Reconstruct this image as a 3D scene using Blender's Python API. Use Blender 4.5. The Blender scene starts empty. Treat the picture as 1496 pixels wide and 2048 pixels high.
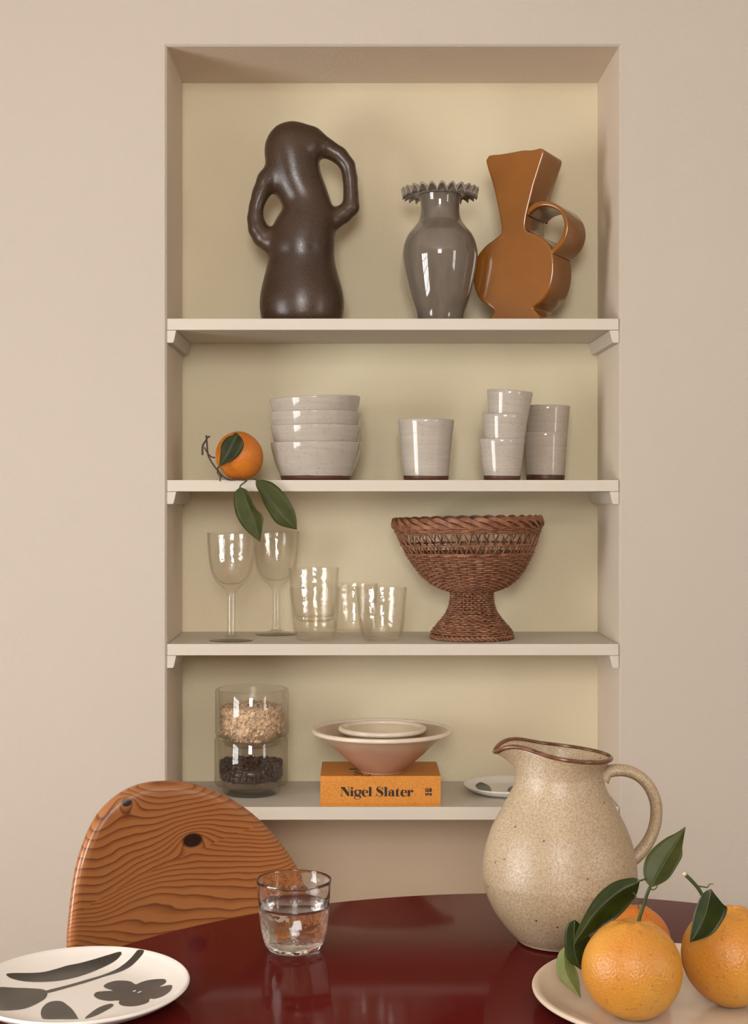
import bpy, bmesh, math, random
import numpy as np
from mathutils import Vector, Matrix, Euler
from mathutils.geometry import delaunay_2d_cdt, tessellate_polygon

random.seed(7)
rng = np.random.default_rng(7)
PI = math.pi
SC = bpy.context.scene
COL = SC.collection

# ------------------------------------------------------------------ camera
F, CX, CY = 3000.0, 715.0, 988.0          # focal length and optical centre in photo pixels
EYE = 1.367                               # eye height, metres
CAMY = -3.0                               # wall plane is y = 0
cam = bpy.data.cameras.new('camera')
cam.sensor_fit = 'VERTICAL'
cam.sensor_height = 36.0
cam.lens = F * 36.0 / 2048
cam.shift_x = (748 - CX) / 2048
cam.shift_y = -(1024 - CY) / 2048
cam.clip_start = 0.05
camo = bpy.data.objects.new('camera', cam)
COL.objects.link(camo)
camo.location = (0, CAMY, EYE)
camo.rotation_euler = (PI / 2, 0, 0)
SC.camera = camo

# ------------------------------------------------------------------ light
SC.view_settings.view_transform = 'Standard'
SC.view_settings.look = 'None'
SC.view_settings.gamma = 1.0
SC.view_settings.use_curve_mapping = False
SC.view_settings.exposure = 0.0
w = bpy.data.worlds.new('daylight'); SC.world = w
w.use_nodes = True
w.node_tree.nodes['Background'].inputs[0].default_value = (0.80, 0.86, 1.0, 1)
w.node_tree.nodes['Background'].inputs[1].default_value = 0.6


def area(name, loc, rot, sx, sy, power, col):
    l = bpy.data.lights.new(name, 'AREA')
    l.shape = 'RECTANGLE'; l.size = sx; l.size_y = sy
    l.energy = power; l.color = col
    o = bpy.data.objects.new(name, l)
    COL.objects.link(o)
    o.location = loc; o.rotation_euler = rot
    return o


WL, WR, WF, CEIL = -2.2, 2.6, -4.6, 2.80
# daylight through the three windows of the room (left wall, behind the camera, right wall)
area('daylight_left', (WL - 0.10, -1.95, 1.15), (0, -PI / 2, 0), 1.35, 1.40, 88, (1.0, 0.985, 0.97))
area('daylight_front', (-0.15, WF - 0.10, 2.15), (PI / 2, 0, 0), 0.95, 1.15, 120, (1.0, 0.975, 0.945))
area('daylight_right', (WR + 0.10, -2.75, 1.65), (0, PI / 2, 0), 1.4, 0.8, 30, (1.0, 0.965, 0.92))
cy = SC.cycles
cy.max_bounces = 32; cy.transmission_bounces = 32; cy.glossy_bounces = 8; cy.diffuse_bounces = 5; cy.transparent_max_bounces = 32

# ------------------------------------------------------------------ materials


class NT:
    def __init__(self, name):
        self.m = bpy.data.materials.new(name)
        self.m.use_nodes = True
        self.t = self.m.node_tree
        self.b = self.t.nodes['Principled BSDF']

    def n(self, typ, **kw):
        nd = self.t.nodes.new(typ)
        for k, v in kw.items():
            if k.startswith('_'):
                setattr(nd, k[1:], v)
            else:
                key = int(k[1:]) if k[0] == 'i' and k[1:].isdigit() else k.replace('__', ' ')
                if isinstance(v, bpy.types.NodeSocket):
                    self.t.links.new(v, nd.inputs[key])
                else:
                    nd.inputs[key].default_value = v
        return nd

    def link(self, a, b):
        self.t.links.new(a, b)

    def math(self, op, a, b=None, c=None):
        kw = {'i0': a}
        if b is not None: kw['i1'] = b
        if c is not None: kw['i2'] = c
        return self.n('ShaderNodeMath', _operation=op, **kw).outputs[0]

    def mix(self, fac, a, b):
        nd = self.t.nodes.new('ShaderNodeMix'); nd.data_type = 'RGBA'
        for i, v in ((0, fac), (6, a), (7, b)):
            if isinstance(v, bpy.types.NodeSocket): self.t.links.new(v, nd.inputs[i])
            else: nd.inputs[i].default_value = v if i == 0 else (*v[:3], 1)
        return nd.outputs[2]

    def ramp(self, fac, stops, interp='LINEAR'):
        nd = self.t.nodes.new('ShaderNodeValToRGB')
        cr = nd.color_ramp; cr.interpolation = interp
        while len(cr.elements) < len(stops): cr.elements.new(0.5)
        for e, (p, c) in zip(cr.elements, stops):
            e.position = p; e.color = (*c, 1) if len(c) == 3 else c
        self.t.links.new(fac, nd.inputs[0])
        return nd.outputs[0]

    def coord(self, which='Object'):
        return self.n('ShaderNodeTexCoord').outputs[which]

    def bump(self, height, strength, dist=0.001):
        nd = self.n('ShaderNodeBump', Strength=strength, Distance=dist, Height=height)
        self.link(nd.outputs[0], self.b.inputs['Normal'])

    def noise(self, scale, detail=2.0, vec=None, rough=0.5):
        vec = vec or self.coord()
        return self.n('ShaderNodeTexNoise', Vector=vec, Scale=scale, Detail=detail, Roughness=rough).outputs[0]

    def set(self, **kw):
        for k, v in kw.items():
            key = k.replace('__', ' ')
            if isinstance(v, bpy.types.NodeSocket): self.link(v, self.b.inputs[key])
            else: self.b.inputs[key].default_value = v
        return self


def simple(name, col, rough=0.5, var=0.06, vscale=8, bump=None, **kw):
    """Principled with soft colour variation and optional fine bump (scale, strength, distance)."""
    t = NT(name)
    n = t.noise(vscale, 3)
    d = tuple(max(0, c * (1 - var)) for c in col); l = tuple(min(1, c * (1 + var)) for c in col)
    t.set(Base__Color=t.ramp(n, [(0.3, d), (0.7, l)]), Roughness=rough)
    if bump:
        t.bump(t.noise(bump[0], 3), bump[1], bump[2])
    t.set(**kw)
    return t.m


def m_wall(name, col):
    t = NT(name)
    n = t.noise(1.5, 3)
    t.set(Base__Color=t.ramp(n, [(0.3, tuple(c * 0.985 for c in col)), (0.7, tuple(min(1, c * 1.015) for c in col))]), Roughness=0.75)
    h = t.math('ADD', t.noise(210, 3), t.math('MULTIPLY', t.noise(60, 2), 0.8))
    t.bump(h, 0.6, 0.0013)
    t.set(Specular__IOR__Level=0.25)
    return t.m


WALL = m_wall('wall_paint', (0.490, 0.440, 0.378))
NSIDE = m_wall('niche_side_paint', (0.70, 0.61, 0.50))
NLOW = m_wall('recess_shaded_paint', (0.445, 0.345, 0.245))  # wall paint darkened and warmed: shade of the lower recess is in the colour
NICHE = m_wall('niche_paint', (0.665, 0.588, 0.415))
CEILP = m_wall('ceiling_paint', (0.84, 0.785, 0.70))
FLOORM = None
SHELFM = simple('shelf_paint', (0.550, 0.500, 0.425), 0.5, 0.02, 5, (90, 0.15, 0.0006))


def m_floor():
    t = NT('oak_floor')
    v = t.coord()
    br = t.n('ShaderNodeTexBrick', Vector=v, Scale=1.0, Color1=(0.37, 0.19, 0.085, 1), Color2=(0.30, 0.15, 0.065, 1), Mortar=(0.07, 0.04, 0.02, 1))
    br.inputs['Mortar Size'].default_value = 0.004
    br.inputs['Brick Width'].default_value = 1.2
    br.inputs['Row Height'].default_value = 0.12
    t.set(Base__Color=br.outputs[0], Roughness=0.45)
    return t.m


FLOORM = m_floor()


def m_stoneware(name, col, band_z, band_col, scale=1.0):
    """Grey speckled glaze over a bare brown foot: below band_z the clay is unglazed."""
    t = NT(name)
    co = t.coord()
    z = t.n('ShaderNodeSeparateXYZ', Vector=co).outputs[2]
    st = t.n('ShaderNodeMapping', Vector=co, Scale=(6, 6, 90)).outputs[0]
    streak = t.noise(2.0, 4, st)
    base = t.ramp(streak, [(0.3, tuple(c * 0.93 for c in col)), (0.7, tuple(min(1, c * 1.05) for c in col))])
    vo = t.n('ShaderNodeTexVoronoi', Vector=co, Scale=210 * scale)
    big = t.noise(120, 0, co)
    sp = t.math('MULTIPLY', t.math('LESS_THAN', vo.outputs[0], 0.20), t.math('GREATER_THAN', big, 0.56))
    glaze = t.mix(t.math('MULTIPLY', sp, 0.55), base, (0.09, 0.07, 0.055))
    wob = t.math('MULTIPLY', t.math('SUBTRACT', t.noise(14, 1, co), 0.5), 0.003)
    fac = t.math('LESS_THAN', t.math('ADD', z, wob), band_z)
    colr = t.mix(fac, glaze, band_col)
    rg = t.math('ADD', t.math('MULTIPLY', fac, 0.25), 0.11)
    t.set(Base__Color=colr, Roughness=rg)
    t.bump(t.noise(2.0, 3, st), 0.08, 0.0015)
    return t.m


STONE = m_stoneware('speckled_glaze', (0.43, 0.388, 0.335), 0.0095, (0.085, 0.030, 0.018))


def m_glass(name, hammered, tint=(1, 1, 1), scale=75, strength=0.25):
    t = NT(name)
    t.set(Base__Color=(*tint, 1), Roughness=0.0, IOR=1.46, Transmission__Weight=1.0)
    if hammered:
        h = t.n('ShaderNodeMapping', Vector=t.coord(), Scale=(1, 1, 0.8)).outputs[0]
        t.bump(t.noise(scale, 1.5, h), strength, 0.004)
    return t.m




def m_thin(name, hammered, scale=70, strength=0.3, bend=0.10, ior=1.10):
    """Thin blown glass: light passes straight through, edges mirror and tint it."""
    t = NT(name)
    t.t.nodes.remove(t.b)
    out = t.t.nodes['Material Output']
    tr = t.n('ShaderNodeBsdfTransparent'); gl = t.n('ShaderNodeBsdfGlossy', Roughness=0.02); gl.inputs[0].default_value = (1, 1, 1, 1)
    rf = t.n('ShaderNodeBsdfRefraction', Roughness=0.0, IOR=ior)
    lw0 = t.n('ShaderNodeLayerWeight', Blend=0.5)
    lw = t.n('ShaderNodeLayerWeight', Blend=0.5)
    if hammered:
        b = t.n('ShaderNodeBump', Strength=strength, Distance=0.004, Height=t.noise(scale, 1.5))
        for nd in (gl, lw, rf): t.link(b.outputs[0], nd.inputs['Normal'])
    tint = t.ramp(lw0.outputs['Facing'], [(0.0, (0.995, 0.992, 0.985)), (0.7, (0.98, 0.972, 0.958)), (0.90, (0.87, 0.84, 0.795)), (1.0, (0.74, 0.69, 0.62))])
    t.link(tint, tr.inputs[0]); t.link(tint, rf.inputs[0])
    m0 = t.n('ShaderNodeMixShader', i0=bend)
    t.link(tr.outputs[0], m0.inputs[1]); t.link(rf.outputs[0], m0.inputs[2])
    fac = t.math('ADD', t.math('MULTIPLY', t.math('POWER', lw.outputs['Facing'], 4.0), 0.42), 0.045)
    mx = t.n('ShaderNodeMixShader', i0=fac)
    t.link(m0.outputs[0], mx.inputs[1]); t.link(gl.outputs[0], mx.inputs[2])
    t.link(mx.outputs[0], out.inputs[0])
    return t.m


GLASS = m_thin('clear_glass', False)
RIPPLE = m_thin('rippled_glass', True)
WATERM = m_glass('water', False); WATERM.node_tree.nodes['Principled BSDF'].inputs['IOR'].default_value = 1.33


def m_dark_vase():
    t = NT('dark_bronze_glaze')
    n = t.noise(9, 4)
    f = t.noise(420, 2)
    c = t.ramp(n, [(0.3, (0.030, 0.015, 0.008)), (0.7, (0.056, 0.030, 0.017))])
    c2 = t.mix(t.math('MULTIPLY', t.math('GREATER_THAN', f, 0.62), 0.35), c, (0.12, 0.075, 0.045))
    t.set(Base__Color=c2, Roughness=t.ramp(f, [(0.3, (0.24,) * 3), (0.7, (0.40,) * 3)]))
    t.bump(t.math('ADD', t.noise(300, 2), t.math('MULTIPLY', t.noise(22, 2), 4.0)), 0.14, 0.0012)
    return t.m


def m_orange_glaze():
    t = NT('amber_orange_glaze')
    n = t.noise(7, 3)
    c = t.ramp(n, [(0.3, (0.185, 0.063, 0.006)), (0.7, (0.255, 0.090, 0.008))])
    t.set(Base__Color=c, Roughness=0.16, Coat__Weight=0.4, Coat__Roughness=0.05)
    t.bump(t.noise(28, 2), 0.12, 0.003)
    return t.m


def m_orange_peel(name, c1, c2, c3):
    t = NT(name)
    co = t.coord()
    n = t.noise(8, 4, co)
    f = t.noise(130, 2, co)
    base = t.ramp(n, [(0.25, c1), (0.55, c2), (0.8, c3)])
    base = t.mix(t.math('MULTIPLY', t.math('GREATER_THAN', f, 0.66), 0.35), base, tuple(c * 0.55 for c in c1))
    t.set(Base__Color=base, Roughness=0.42, Subsurface__Weight=0.08)
    t.b.inputs['Subsurface Radius'].default_value = (0.006, 0.002, 0.0005)
    vo = t.n('ShaderNodeTexVoronoi', Vector=co, Scale=330)
    t.bump(t.math('ADD', vo.outputs[0], t.math('MULTIPLY', t.noise(60, 3, co), 1.5)), 0.38, 0.0014)
    return t.m


PEEL = m_orange_peel('orange_peel', (0.45, 0.150, 0.014), (0.54, 0.245, 0.032), (0.60, 0.365, 0.095))
PEELM = m_orange_peel('mandarin_peel', (0.50, 0.135, 0.010), (0.55, 0.165, 0.012), (0.60, 0.195, 0.02))


def m_leaf(name, c1, c2, rough=0.3):
    t = NT(name)
    n = t.noise(45, 3)
    t.set(Base__Color=t.ramp(n, [(0.3, c1), (0.7, c2)]), Roughness=rough)
    t.set(Specular__IOR__Level=0.22)
    t.bump(t.noise(160, 2), 0.15, 0.001)
    return t.m


LEAF = m_leaf('leaf_green', (0.012, 0.018, 0.002), (0.023, 0.032, 0.004), 0.36)
LEAFM = m_leaf('leaf_mid_green', (0.028, 0.035, 0.003), (0.045, 0.053, 0.006), 0.45)
LEAFU = m_leaf('leaf_underside', (0.12, 0.135, 0.035), (0.165, 0.18, 0.06), 0.5)
VEIN = m_leaf('leaf_vein', (0.07, 0.085, 0.022), (0.09, 0.105, 0.03), 0.4)
STEMG = m_leaf('green_stem', (0.03, 0.045, 0.012), (0.06, 0.08, 0.02), 0.5)
TWIGM = simple('brown_twig', (0.045, 0.026, 0.014), 0.7, 0.4, 90, (300, 0.5, 0.001))
CUTM = simple('cut_wood', (0.55, 0.48, 0.30), 0.7)

WICKER = None


def m_wicker():
    t = NT('willow_wicker')
    n = t.noise(70, 3)
    t.set(Base__Color=t.ramp(n, [(0.25, (0.11, 0.038, 0.018)), (0.5, (0.22, 0.088, 0.042)), (0.8, (0.36, 0.175, 0.09))]), Roughness=0.42)
    t.bump(t.noise(500, 2), 0.3, 0.0006)
    return t.m


WICKER = m_wicker()
WICKIN = simple('willow_stakes', (0.13, 0.048, 0.022), 0.5, 0.3, 80)


def m_pitcher():
    t = NT('oatmeal_stoneware')
    co = t.coord()
    n = t.noise(9, 4, co)
    f = t.noise(420, 3, co)
    base = t.ramp(n, [(0.3, (0.36, 0.265, 0.155)), (0.7, (0.48, 0.38, 0.255))])
    base = t.mix(t.ramp(f, [(0.40, (0, 0, 0)), (0.66, (0.75,) * 3)]), base, (0.23, 0.150, 0.080))
    vo = t.n('ShaderNodeTexVoronoi', Vector=co, Scale=62)
    sel = t.n('ShaderNodeTexWhiteNoise', _noise_dimensions='3D', Vector=vo.outputs['Position']).outputs[0]
    sp = t.math('MULTIPLY', t.math('LESS_THAN', vo.outputs[0], 0.095), t.math('GREATER_THAN', sel, 0.5))
    base = t.mix(sp, base, (0.06, 0.025, 0.012))
    t.set(Base__Color=base, Roughness=t.ramp(f, [(0.3, (0.40,) * 3), (0.7, (0.54,) * 3)]), Specular__IOR__Level=0.8)
    t.bump(t.noise(260, 3, co), 0.25, 0.0008)
    return t.m


PITCH = m_pitcher()
PRIM = simple('brown_rim_glaze', (0.13, 0.055, 0.026), 0.18, 0.5, 60)


def m_table():
    t = NT('oxblood_lacquer')
    n = t.noise(3, 2)
    t.set(Base__Color=t.ramp(n, [(0.3, (0.088, 0.0072, 0.0062)), (0.7, (0.098, 0.0080, 0.0070))]), Roughness=0.07, Specular__IOR__Level=0.02)
    t.bump(t.noise(14, 1), 0.03, 0.002)
    return t.m


TABLEM = m_table()


def m_pine():
    """Carved pine: growth lines are level sets of a smooth height field that rises round the knots."""
    t = NT('varnished_pine')
    co = t.coord()
    s = t.n('ShaderNodeSeparateXYZ', Vector=co)
    x, z = s.outputs[0], s.outputs[2]
    flat = t.n('ShaderNodeCombineXYZ', X=t.math('MULTIPLY', x, 0.75), Y=t.math('MULTIPLY', s.outputs[1], 2.0), Z=t.math('MULTIPLY', z, 1.2)).outputs[0]
    n1 = t.n('ShaderNodeTexNoise', Vector=flat, Scale=4.2, Detail=1.0).outputs[0]
    n2 = t.n('ShaderNodeTexNoise', Vector=flat, Scale=16, Detail=2.0).outputs[0]

    def knot(kx, kz, amp, rad):
        dx = t.math('SUBTRACT', x, kx); dz = t.math('MULTIPLY', t.math('SUBTRACT', z, kz), 1.5)
        d2 = t.math('ADD', t.math('MULTIPLY', dx, dx), t.math('MULTIPLY', dz, dz))
        d = t.math('SQRT', d2)
        return d, t.math('MULTIPLY', t.math('EXPONENT', t.math('MULTIPLY', d, -1.0 / rad)), amp)

    d1, k1 = knot(KNOTS[0][0], KNOTS[0][1], 9.0, 0.060)
    d2, k2 = knot(KNOTS[1][0], KNOTS[1][1], 5.0, 0.025)
    h = t.math('ADD', t.math('MULTIPLY', z, 58.0), t.math('MULTIPLY', n1, 19.0))
    h = t.math('ADD', h, t.math('MULTIPLY', n2, 1.3))
    h = t.math('SUBTRACT', h, t.math('MULTIPLY', t.math('MULTIPLY', x, x), 120.0))
    h = t.math('SUBTRACT', h, t.math('ADD', k1, k2))
    # a glued joint running across the panel: below it another board, so other rings
    seam = t.math('LESS_THAN', t.math('ADD', z, t.math('MULTIPLY', x, -0.30)), SEAM)
    h = t.math('ADD', h, t.math('MULTIPLY', seam, t.math('MULTIPLY', z, 62.0)))
    fr = t.math('FRACT', h)
    grain = t.ramp(fr, [(0.0, (0.36, 0.148, 0.048)), (0.50, (0.34, 0.132, 0.041)), (0.80, (0.22, 0.072, 0.021)), (0.92, (0.10, 0.028, 0.010)), (1.0, (0.355, 0.142, 0.045))])
    wide = t.noise(7, 2)
    grain = t.mix(t.math('MULTIPLY', wide, 0.25), grain, (0.29, 0.098, 0.027))
    for d, r in ((d1, 0.0165), (d2, 0.0085)):
        ed = t.ramp(t.math('DIVIDE', d, r * 2), [(0.0, (1, 1, 1)), (0.44, (1, 1, 1)), (0.56, (0.25,) * 3), (0.62, (0, 0, 0))])
        grain = t.mix(ed, grain, (0.022, 0.008, 0.005))
    t.set(Base__Color=grain, Roughness=0.30, Coat__Weight=0.25, Coat__Roughness=0.12)
    t.bump(t.noise(200, 2), 0.1, 0.0005)
    return t.m


BOOKM = None


def m_book():
    t = NT('orange_book_cloth')
    co = t.coord()
    wv = t.noise(900, 1, t.n('ShaderNodeMapping', Vector=co, Scale=(1, 1, 0.15)).outputs[0])
    wv2 = t.noise(900, 1, t.n('ShaderNodeMapping', Vector=co, Scale=(0.15, 1, 1)).outputs[0])
    f = t.math('MULTIPLY', t.math('ADD', wv, wv2), 0.5)
    t.set(Base__Color=t.ramp(f, [(0.35, (0.46, 0.165, 0.016)), (0.65, (0.66, 0.27, 0.035))]), Roughness=0.7)
    t.bump(f, 0.3, 0.0006)
    return t.m


BOOKM = m_book()
INK = simple('black_ink', (0.008, 0.006, 0.005), 0.6)
PAGES = simple('paper_pages', (0.72, 0.66, 0.54), 0.8, 0.05, 200)
CREAM = simple('cream_glaze', (0.60, 0.50, 0.36), 0.22, 0.05, 12, (60, 0.08, 0.001))
BLUSH = None


def m_blush():
    t = NT('blush_earthenware_glaze')
    co = t.coord()
    z = t.n('ShaderNodeSeparateXYZ', Vector=co).outputs[2]
    wob = t.math('MULTIPLY', t.math('SUBTRACT', t.noise(9, 2, co), 0.5), 0.05)
    f = t.math('ADD', z, wob)
    c = t.ramp(t.math('MULTIPLY', f, 11.0), [(0.1, (0.42, 0.225, 0.145)), (0.55, (0.46, 0.26, 0.175)), (0.72, (0.50, 0.36, 0.25)), (0.92, (0.52, 0.40, 0.28))])
    t.set(Base__Color=c, Roughness=0.25)
    t.bump(t.noise(40, 2, co), 0.1, 0.001)
    return t.m


BLUSH = m_blush()
RIMW = simple('pale_rim_glaze', (0.70, 0.60, 0.48), 0.2, 0.06, 30)
WHITEP = simple('white_plate_glaze', (0.72, 0.68, 0.635), 0.3, 0.02, 10)
BEIGEP = simple('beige_plate_glaze', (0.60, 0.495, 0.375), 0.11, 0.03, 8)
BRUSHB = simple('black_brushwork', (0.030, 0.023, 0.016), 0.28, 0.45, 18)
GREYV = None


def m_grey_vase():
    t = NT('smoke_grey_glass')
    n = t.noise(11, 3, t.n('ShaderNodeMapping', Vector=t.coord(), Scale=(3, 3, 0.5)).outputs[0])
    t.set(Base__Color=t.ramp(n, [(0.3, (0.115, 0.096, 0.076)), (0.7, (0.160, 0.136, 0.108))]), Roughness=0.05, Coat__Weight=0.5, Coat__Roughness=0.0)
    t.bump(t.noise(25, 1), 0.03, 0.002)
    return t.m


GREYV = m_grey_vase()
GREYR = simple('smoke_grey_rim', (0.27, 0.235, 0.195), 0.06, 0.1, 60)
BEANM = simple('roasted_bean', (0.030, 0.013, 0.008), 0.32, 0.6, 60)
OATM = simple('oat_flake', (0.68, 0.50, 0.33), 0.7, 0.45, 130)
FRAMEM = simple('window_white', (0.75, 0.72, 0.68), 0.4)

# ------------------------------------------------------------------ helpers


def P(px, py, d):
    """Photo pixel at distance d in front of the camera -> world point."""
    return Vector(((px - CX) * d / F, d + CAMY, EYE - (py - CY) * d / F))


def tag(o, label=None, cat=None, group=None, kind=None):
    if label: o['label'] = label
    if cat: o['category'] = cat
    if group: o['group'] = group
    if kind: o['kind'] = kind
    return o


def thing(name, loc, label, cat, group=None):
    o = bpy.data.objects.new(name, None)
    o.empty_display_size = 0.02
    COL.objects.link(o); o.location = loc
    return tag(o, label, cat, group)


def mesh_obj(name, verts, faces, mats, parent=None, origin=None, smooth=True, mi=None):
    """World-space verts -> an object whose origin is `origin` (or the parent's place)."""
    if parent is not None:
        org = wloc(parent)
    else:
        org = Vector(origin) if origin is not None else Vector((0, 0, 0))
    me = bpy.data.meshes.new(name)
    me.from_pydata([tuple(Vector(v) - org) for v in verts], [], [tuple(f) for f in faces])
    for m in (mats if isinstance(mats, (list, tuple)) else [mats]): me.materials.append(m)
    if mi is not None:
        me.polygons.foreach_set('material_index', mi)
    if smooth: me.polygons.foreach_set('use_smooth', [True] * len(me.polygons))
    bm = bmesh.new(); bm.from_mesh(me)
    if smooth != 'keep': bmesh.ops.recalc_face_normals(bm, faces=bm.faces)
    bm.to_mesh(me); bm.free()
    me.update()
    o = bpy.data.objects.new(name, me)
    COL.objects.link(o)
    if parent is not None: o.parent = parent
    else: o.location = org
    return o


def wloc(o):
    v = Vector(o.location)
    while o.parent is not None:
        o = o.parent; v += Vector(o.location)
    return v


def bevel_mod(o, width, seg=2, angle=35):
    m = o.modifiers.new('bevel', 'BEVEL'); m.width = width; m.segments = seg
    m.limit_method = 'ANGLE'; m.angle_limit = math.radians(angle)
    return o


class MB:
    """Collects verts and faces (world space) for one mesh."""

    def __init__(self): self.v = []; self.f = []; self.mi = []

    def add(self, v, f, mi=0):
        n = len(self.v)
        self.v += [Vector(p) for p in v]
        self.f += [tuple(i + n for i in q) for q in f]
        self.mi += [mi] * len(f)
        return self

    def box(self, x0, x1, y0, y1, z0, z1, mi=0):
        v = [(x, y, z) for z in (z0, z1) for y in (y0, y1) for x in (x0, x1)]
        f = [(0, 2, 3, 1), (4, 5, 7, 6), (0, 1, 5, 4), (2, 6, 7, 3), (0, 4, 6, 2), (1, 3, 7, 5)]
        return self.add(v, f, mi)

    def lathe(self, prof, c, seg=64, mi=0, closed=False, fn=None):
        """prof: (r, z) list. r = 0 at an end closes it with a pole."""
        c = Vector(c); rings = []; v = []
        for r, z in prof:
            if r < 1e-6:
                rings.append([len(v)]); v.append(c + Vector((0, 0, z)))
            else:
                rings.append(list(range(len(v), len(v) + seg)))
                for k in range(seg):
                    a = 2 * PI * k / seg
                    p = Vector((r * math.cos(a), r * math.sin(a), z))
                    if fn: p = fn(p, a)
                    v.append(c + p)
        f = []
        pairs = list(zip(rings[:-1], rings[1:]))
        if closed: pairs.append((rings[-1], rings[0]))
        for a, b in pairs:
            for k in range(seg):
                k2 = (k + 1) % seg
                if len(a) == 1 and len(b) == 1: continue
                if len(a) == 1: f.append((a[0], b[k], b[k2]))
                elif len(b) == 1: f.append((a[k], b[0], a[k2]))
                else: f.append((a[k], b[k], b[k2], a[k2]))
        return self.add(v, f, mi)

    def tube(self, pts, rad, seg=6, closed=False, mi=0, cap=True, flat=1.0):
        pts = [Vector(p) for p in pts]; n = len(pts)
        rad = [rad] * n if not hasattr(rad, '__len__') else rad
        v = []; f = []
        up = None
        for i, p in enumerate(pts):
            if closed: t = pts[(i + 1) % n] - pts[i - 1]
            else: t = pts[min(i + 1, n - 1)] - pts[max(i - 1, 0)]
            t.normalize()
            if up is None:
                up = Vector((0, 0, 1)) if abs(t.z) < 0.9 else Vector((0, 1, 0))
            s = t.cross(up)
            if s.length < 1e-6: s = t.orthogonal()
            s.normalize(); u = s.cross(t).normalized(); up = u
            for k in range(seg):
                a = 2 * PI * k / seg
                v.append(p + s * math.cos(a) * rad[i] * flat + u * math.sin(a) * rad[i])
        for i in range(n if closed else n - 1):
            j = (i + 1) % n
            for k in range(seg):
                k2 = (k + 1) % seg
                f.append((i * seg + k, i * seg + k2, j * seg + k2, j * seg + k))
        if not closed and cap:
            f.append(tuple(range(seg - 1, -1, -1))); f.append(tuple((n - 1) * seg + k for k in range(seg)))
        return self.add(v, f, mi)

    def build(self, name, mats, parent=None, origin=None, smooth=True):
        return mesh_obj(name, self.v, self.f, mats, parent, origin, smooth, self.mi)


def catmull(pts, sub=6, closed=False):
    pts = [Vector(p) for p in pts]; n = len(pts); out = []
    for i in range(n if closed else n - 1):
        if closed: p0, p1, p2, p3 = pts[i - 1], pts[i], pts[(i + 1) % n], pts[(i + 2) % n]
        else: p0, p1, p2, p3 = pts[max(i - 1, 0)], pts[i], pts[i + 1], pts[min(i + 2, n - 1)]
        for k in range(sub):
            t = k / sub
            out.append(0.5 * ((2 * p1) + (p2 - p0) * t + (2 * p0 - 5 * p1 + 4 * p2 - p3) * t * t + (3 * p1 - p0 - 3 * p2 + p3) * t ** 3))
    if not closed: out.append(pts[-1].copy())
    return out


def smooth_prof(pts, sub=5):
    return [(max(0.0, p.x), p.y) for p in catmull([Vector((r, z, 0)) for r, z in pts], sub)]


def interp(x, xs, ys):
    return float(np.interp(x, xs, ys))


# ------------------------------------------------------------------ the room
SH = [(1.718, 1.695), (1.395, 1.372), (1.067, 1.044), (0.741, 0.715)]
NX0, NX1, NTOP, ND = -0.3815, 0.5235, 2.263, 0.2715      # niche opening and depth


def build_wall_back():
    m = MB(); c = 0.004
    x0, x1, t = NX0 - c, NX1 + c, NTOP + c
    # front plane round the opening (opening runs down to the floor)
    m.add([(WL, 0, 0), (x0, 0, 0), (x0, 0, t), (WL, 0, t)], [(0, 1, 2, 3)])
    m.add([(x1, 0, 0), (WR, 0, 0), (WR, 0, t), (x1, 0, t)], [(0, 1, 2, 3)])
    m.add([(WL, 0, t), (x0, 0, t), (x1, 0, t), (WR, 0, t), (WR, 0, CEIL), (WL, 0, CEIL)], [(0, 1, 2, 3, 4, 5)])
    # softened arris
    m.add([(x0, 0, 0), (NX0, c, 0), (NX0, c, NTOP), (x0, 0, t)], [(0, 1, 2, 3)])
    m.add([(x1, 0, 0), (x1, 0, t), (NX1, c, NTOP), (NX1, c, 0)], [(0, 1, 2, 3)])
    m.add([(x0, 0, t), (NX0, c, NTOP), (NX1, c, NTOP), (x1, 0, t)], [(0, 1, 2, 3)])
    # sides and soffit
    m.add([(NX0, c, 0), (NX0, ND, 0), (NX0, ND, NTOP), (NX0, c, NTOP)], [(0, 1, 2, 3)], 2)
    m.add([(NX1, c, 0), (NX1, c, NTOP), (NX1, ND, NTOP), (NX1, ND, 0)], [(0, 1, 2, 3)], 2)
    m.add([(NX0, c, NTOP), (NX0, ND, NTOP), (NX1, ND, NTOP), (NX1, c, NTOP)], [(0, 1, 2, 3)], 2)
    # niche back
    zl = SH[3][1]                                   # below the lowest shelf the wall's paint has warm shade put into its colour
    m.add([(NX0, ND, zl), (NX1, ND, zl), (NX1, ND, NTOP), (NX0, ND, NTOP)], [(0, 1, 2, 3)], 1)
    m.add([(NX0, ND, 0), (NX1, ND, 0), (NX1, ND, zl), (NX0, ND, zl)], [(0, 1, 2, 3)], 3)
    # solid body behind, so that the wall has its thickness
    T = ND + 0.12
    m.add([(WL, T, 0), (WR, T, 0), (WR, T, CEIL), (WL, T, CEIL)], [(0, 1, 2, 3)])
    o = m.build('wall_back', [WALL, NICHE, NSIDE, NLOW], smooth='keep')
    o.data.polygons.foreach_set('use_smooth', [False] * len(o.data.polygons))
    return tag(o, 'plastered pale pink beige wall with a recessed shelf niche', 'wall', kind='structure')


build_wall_back()


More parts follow.
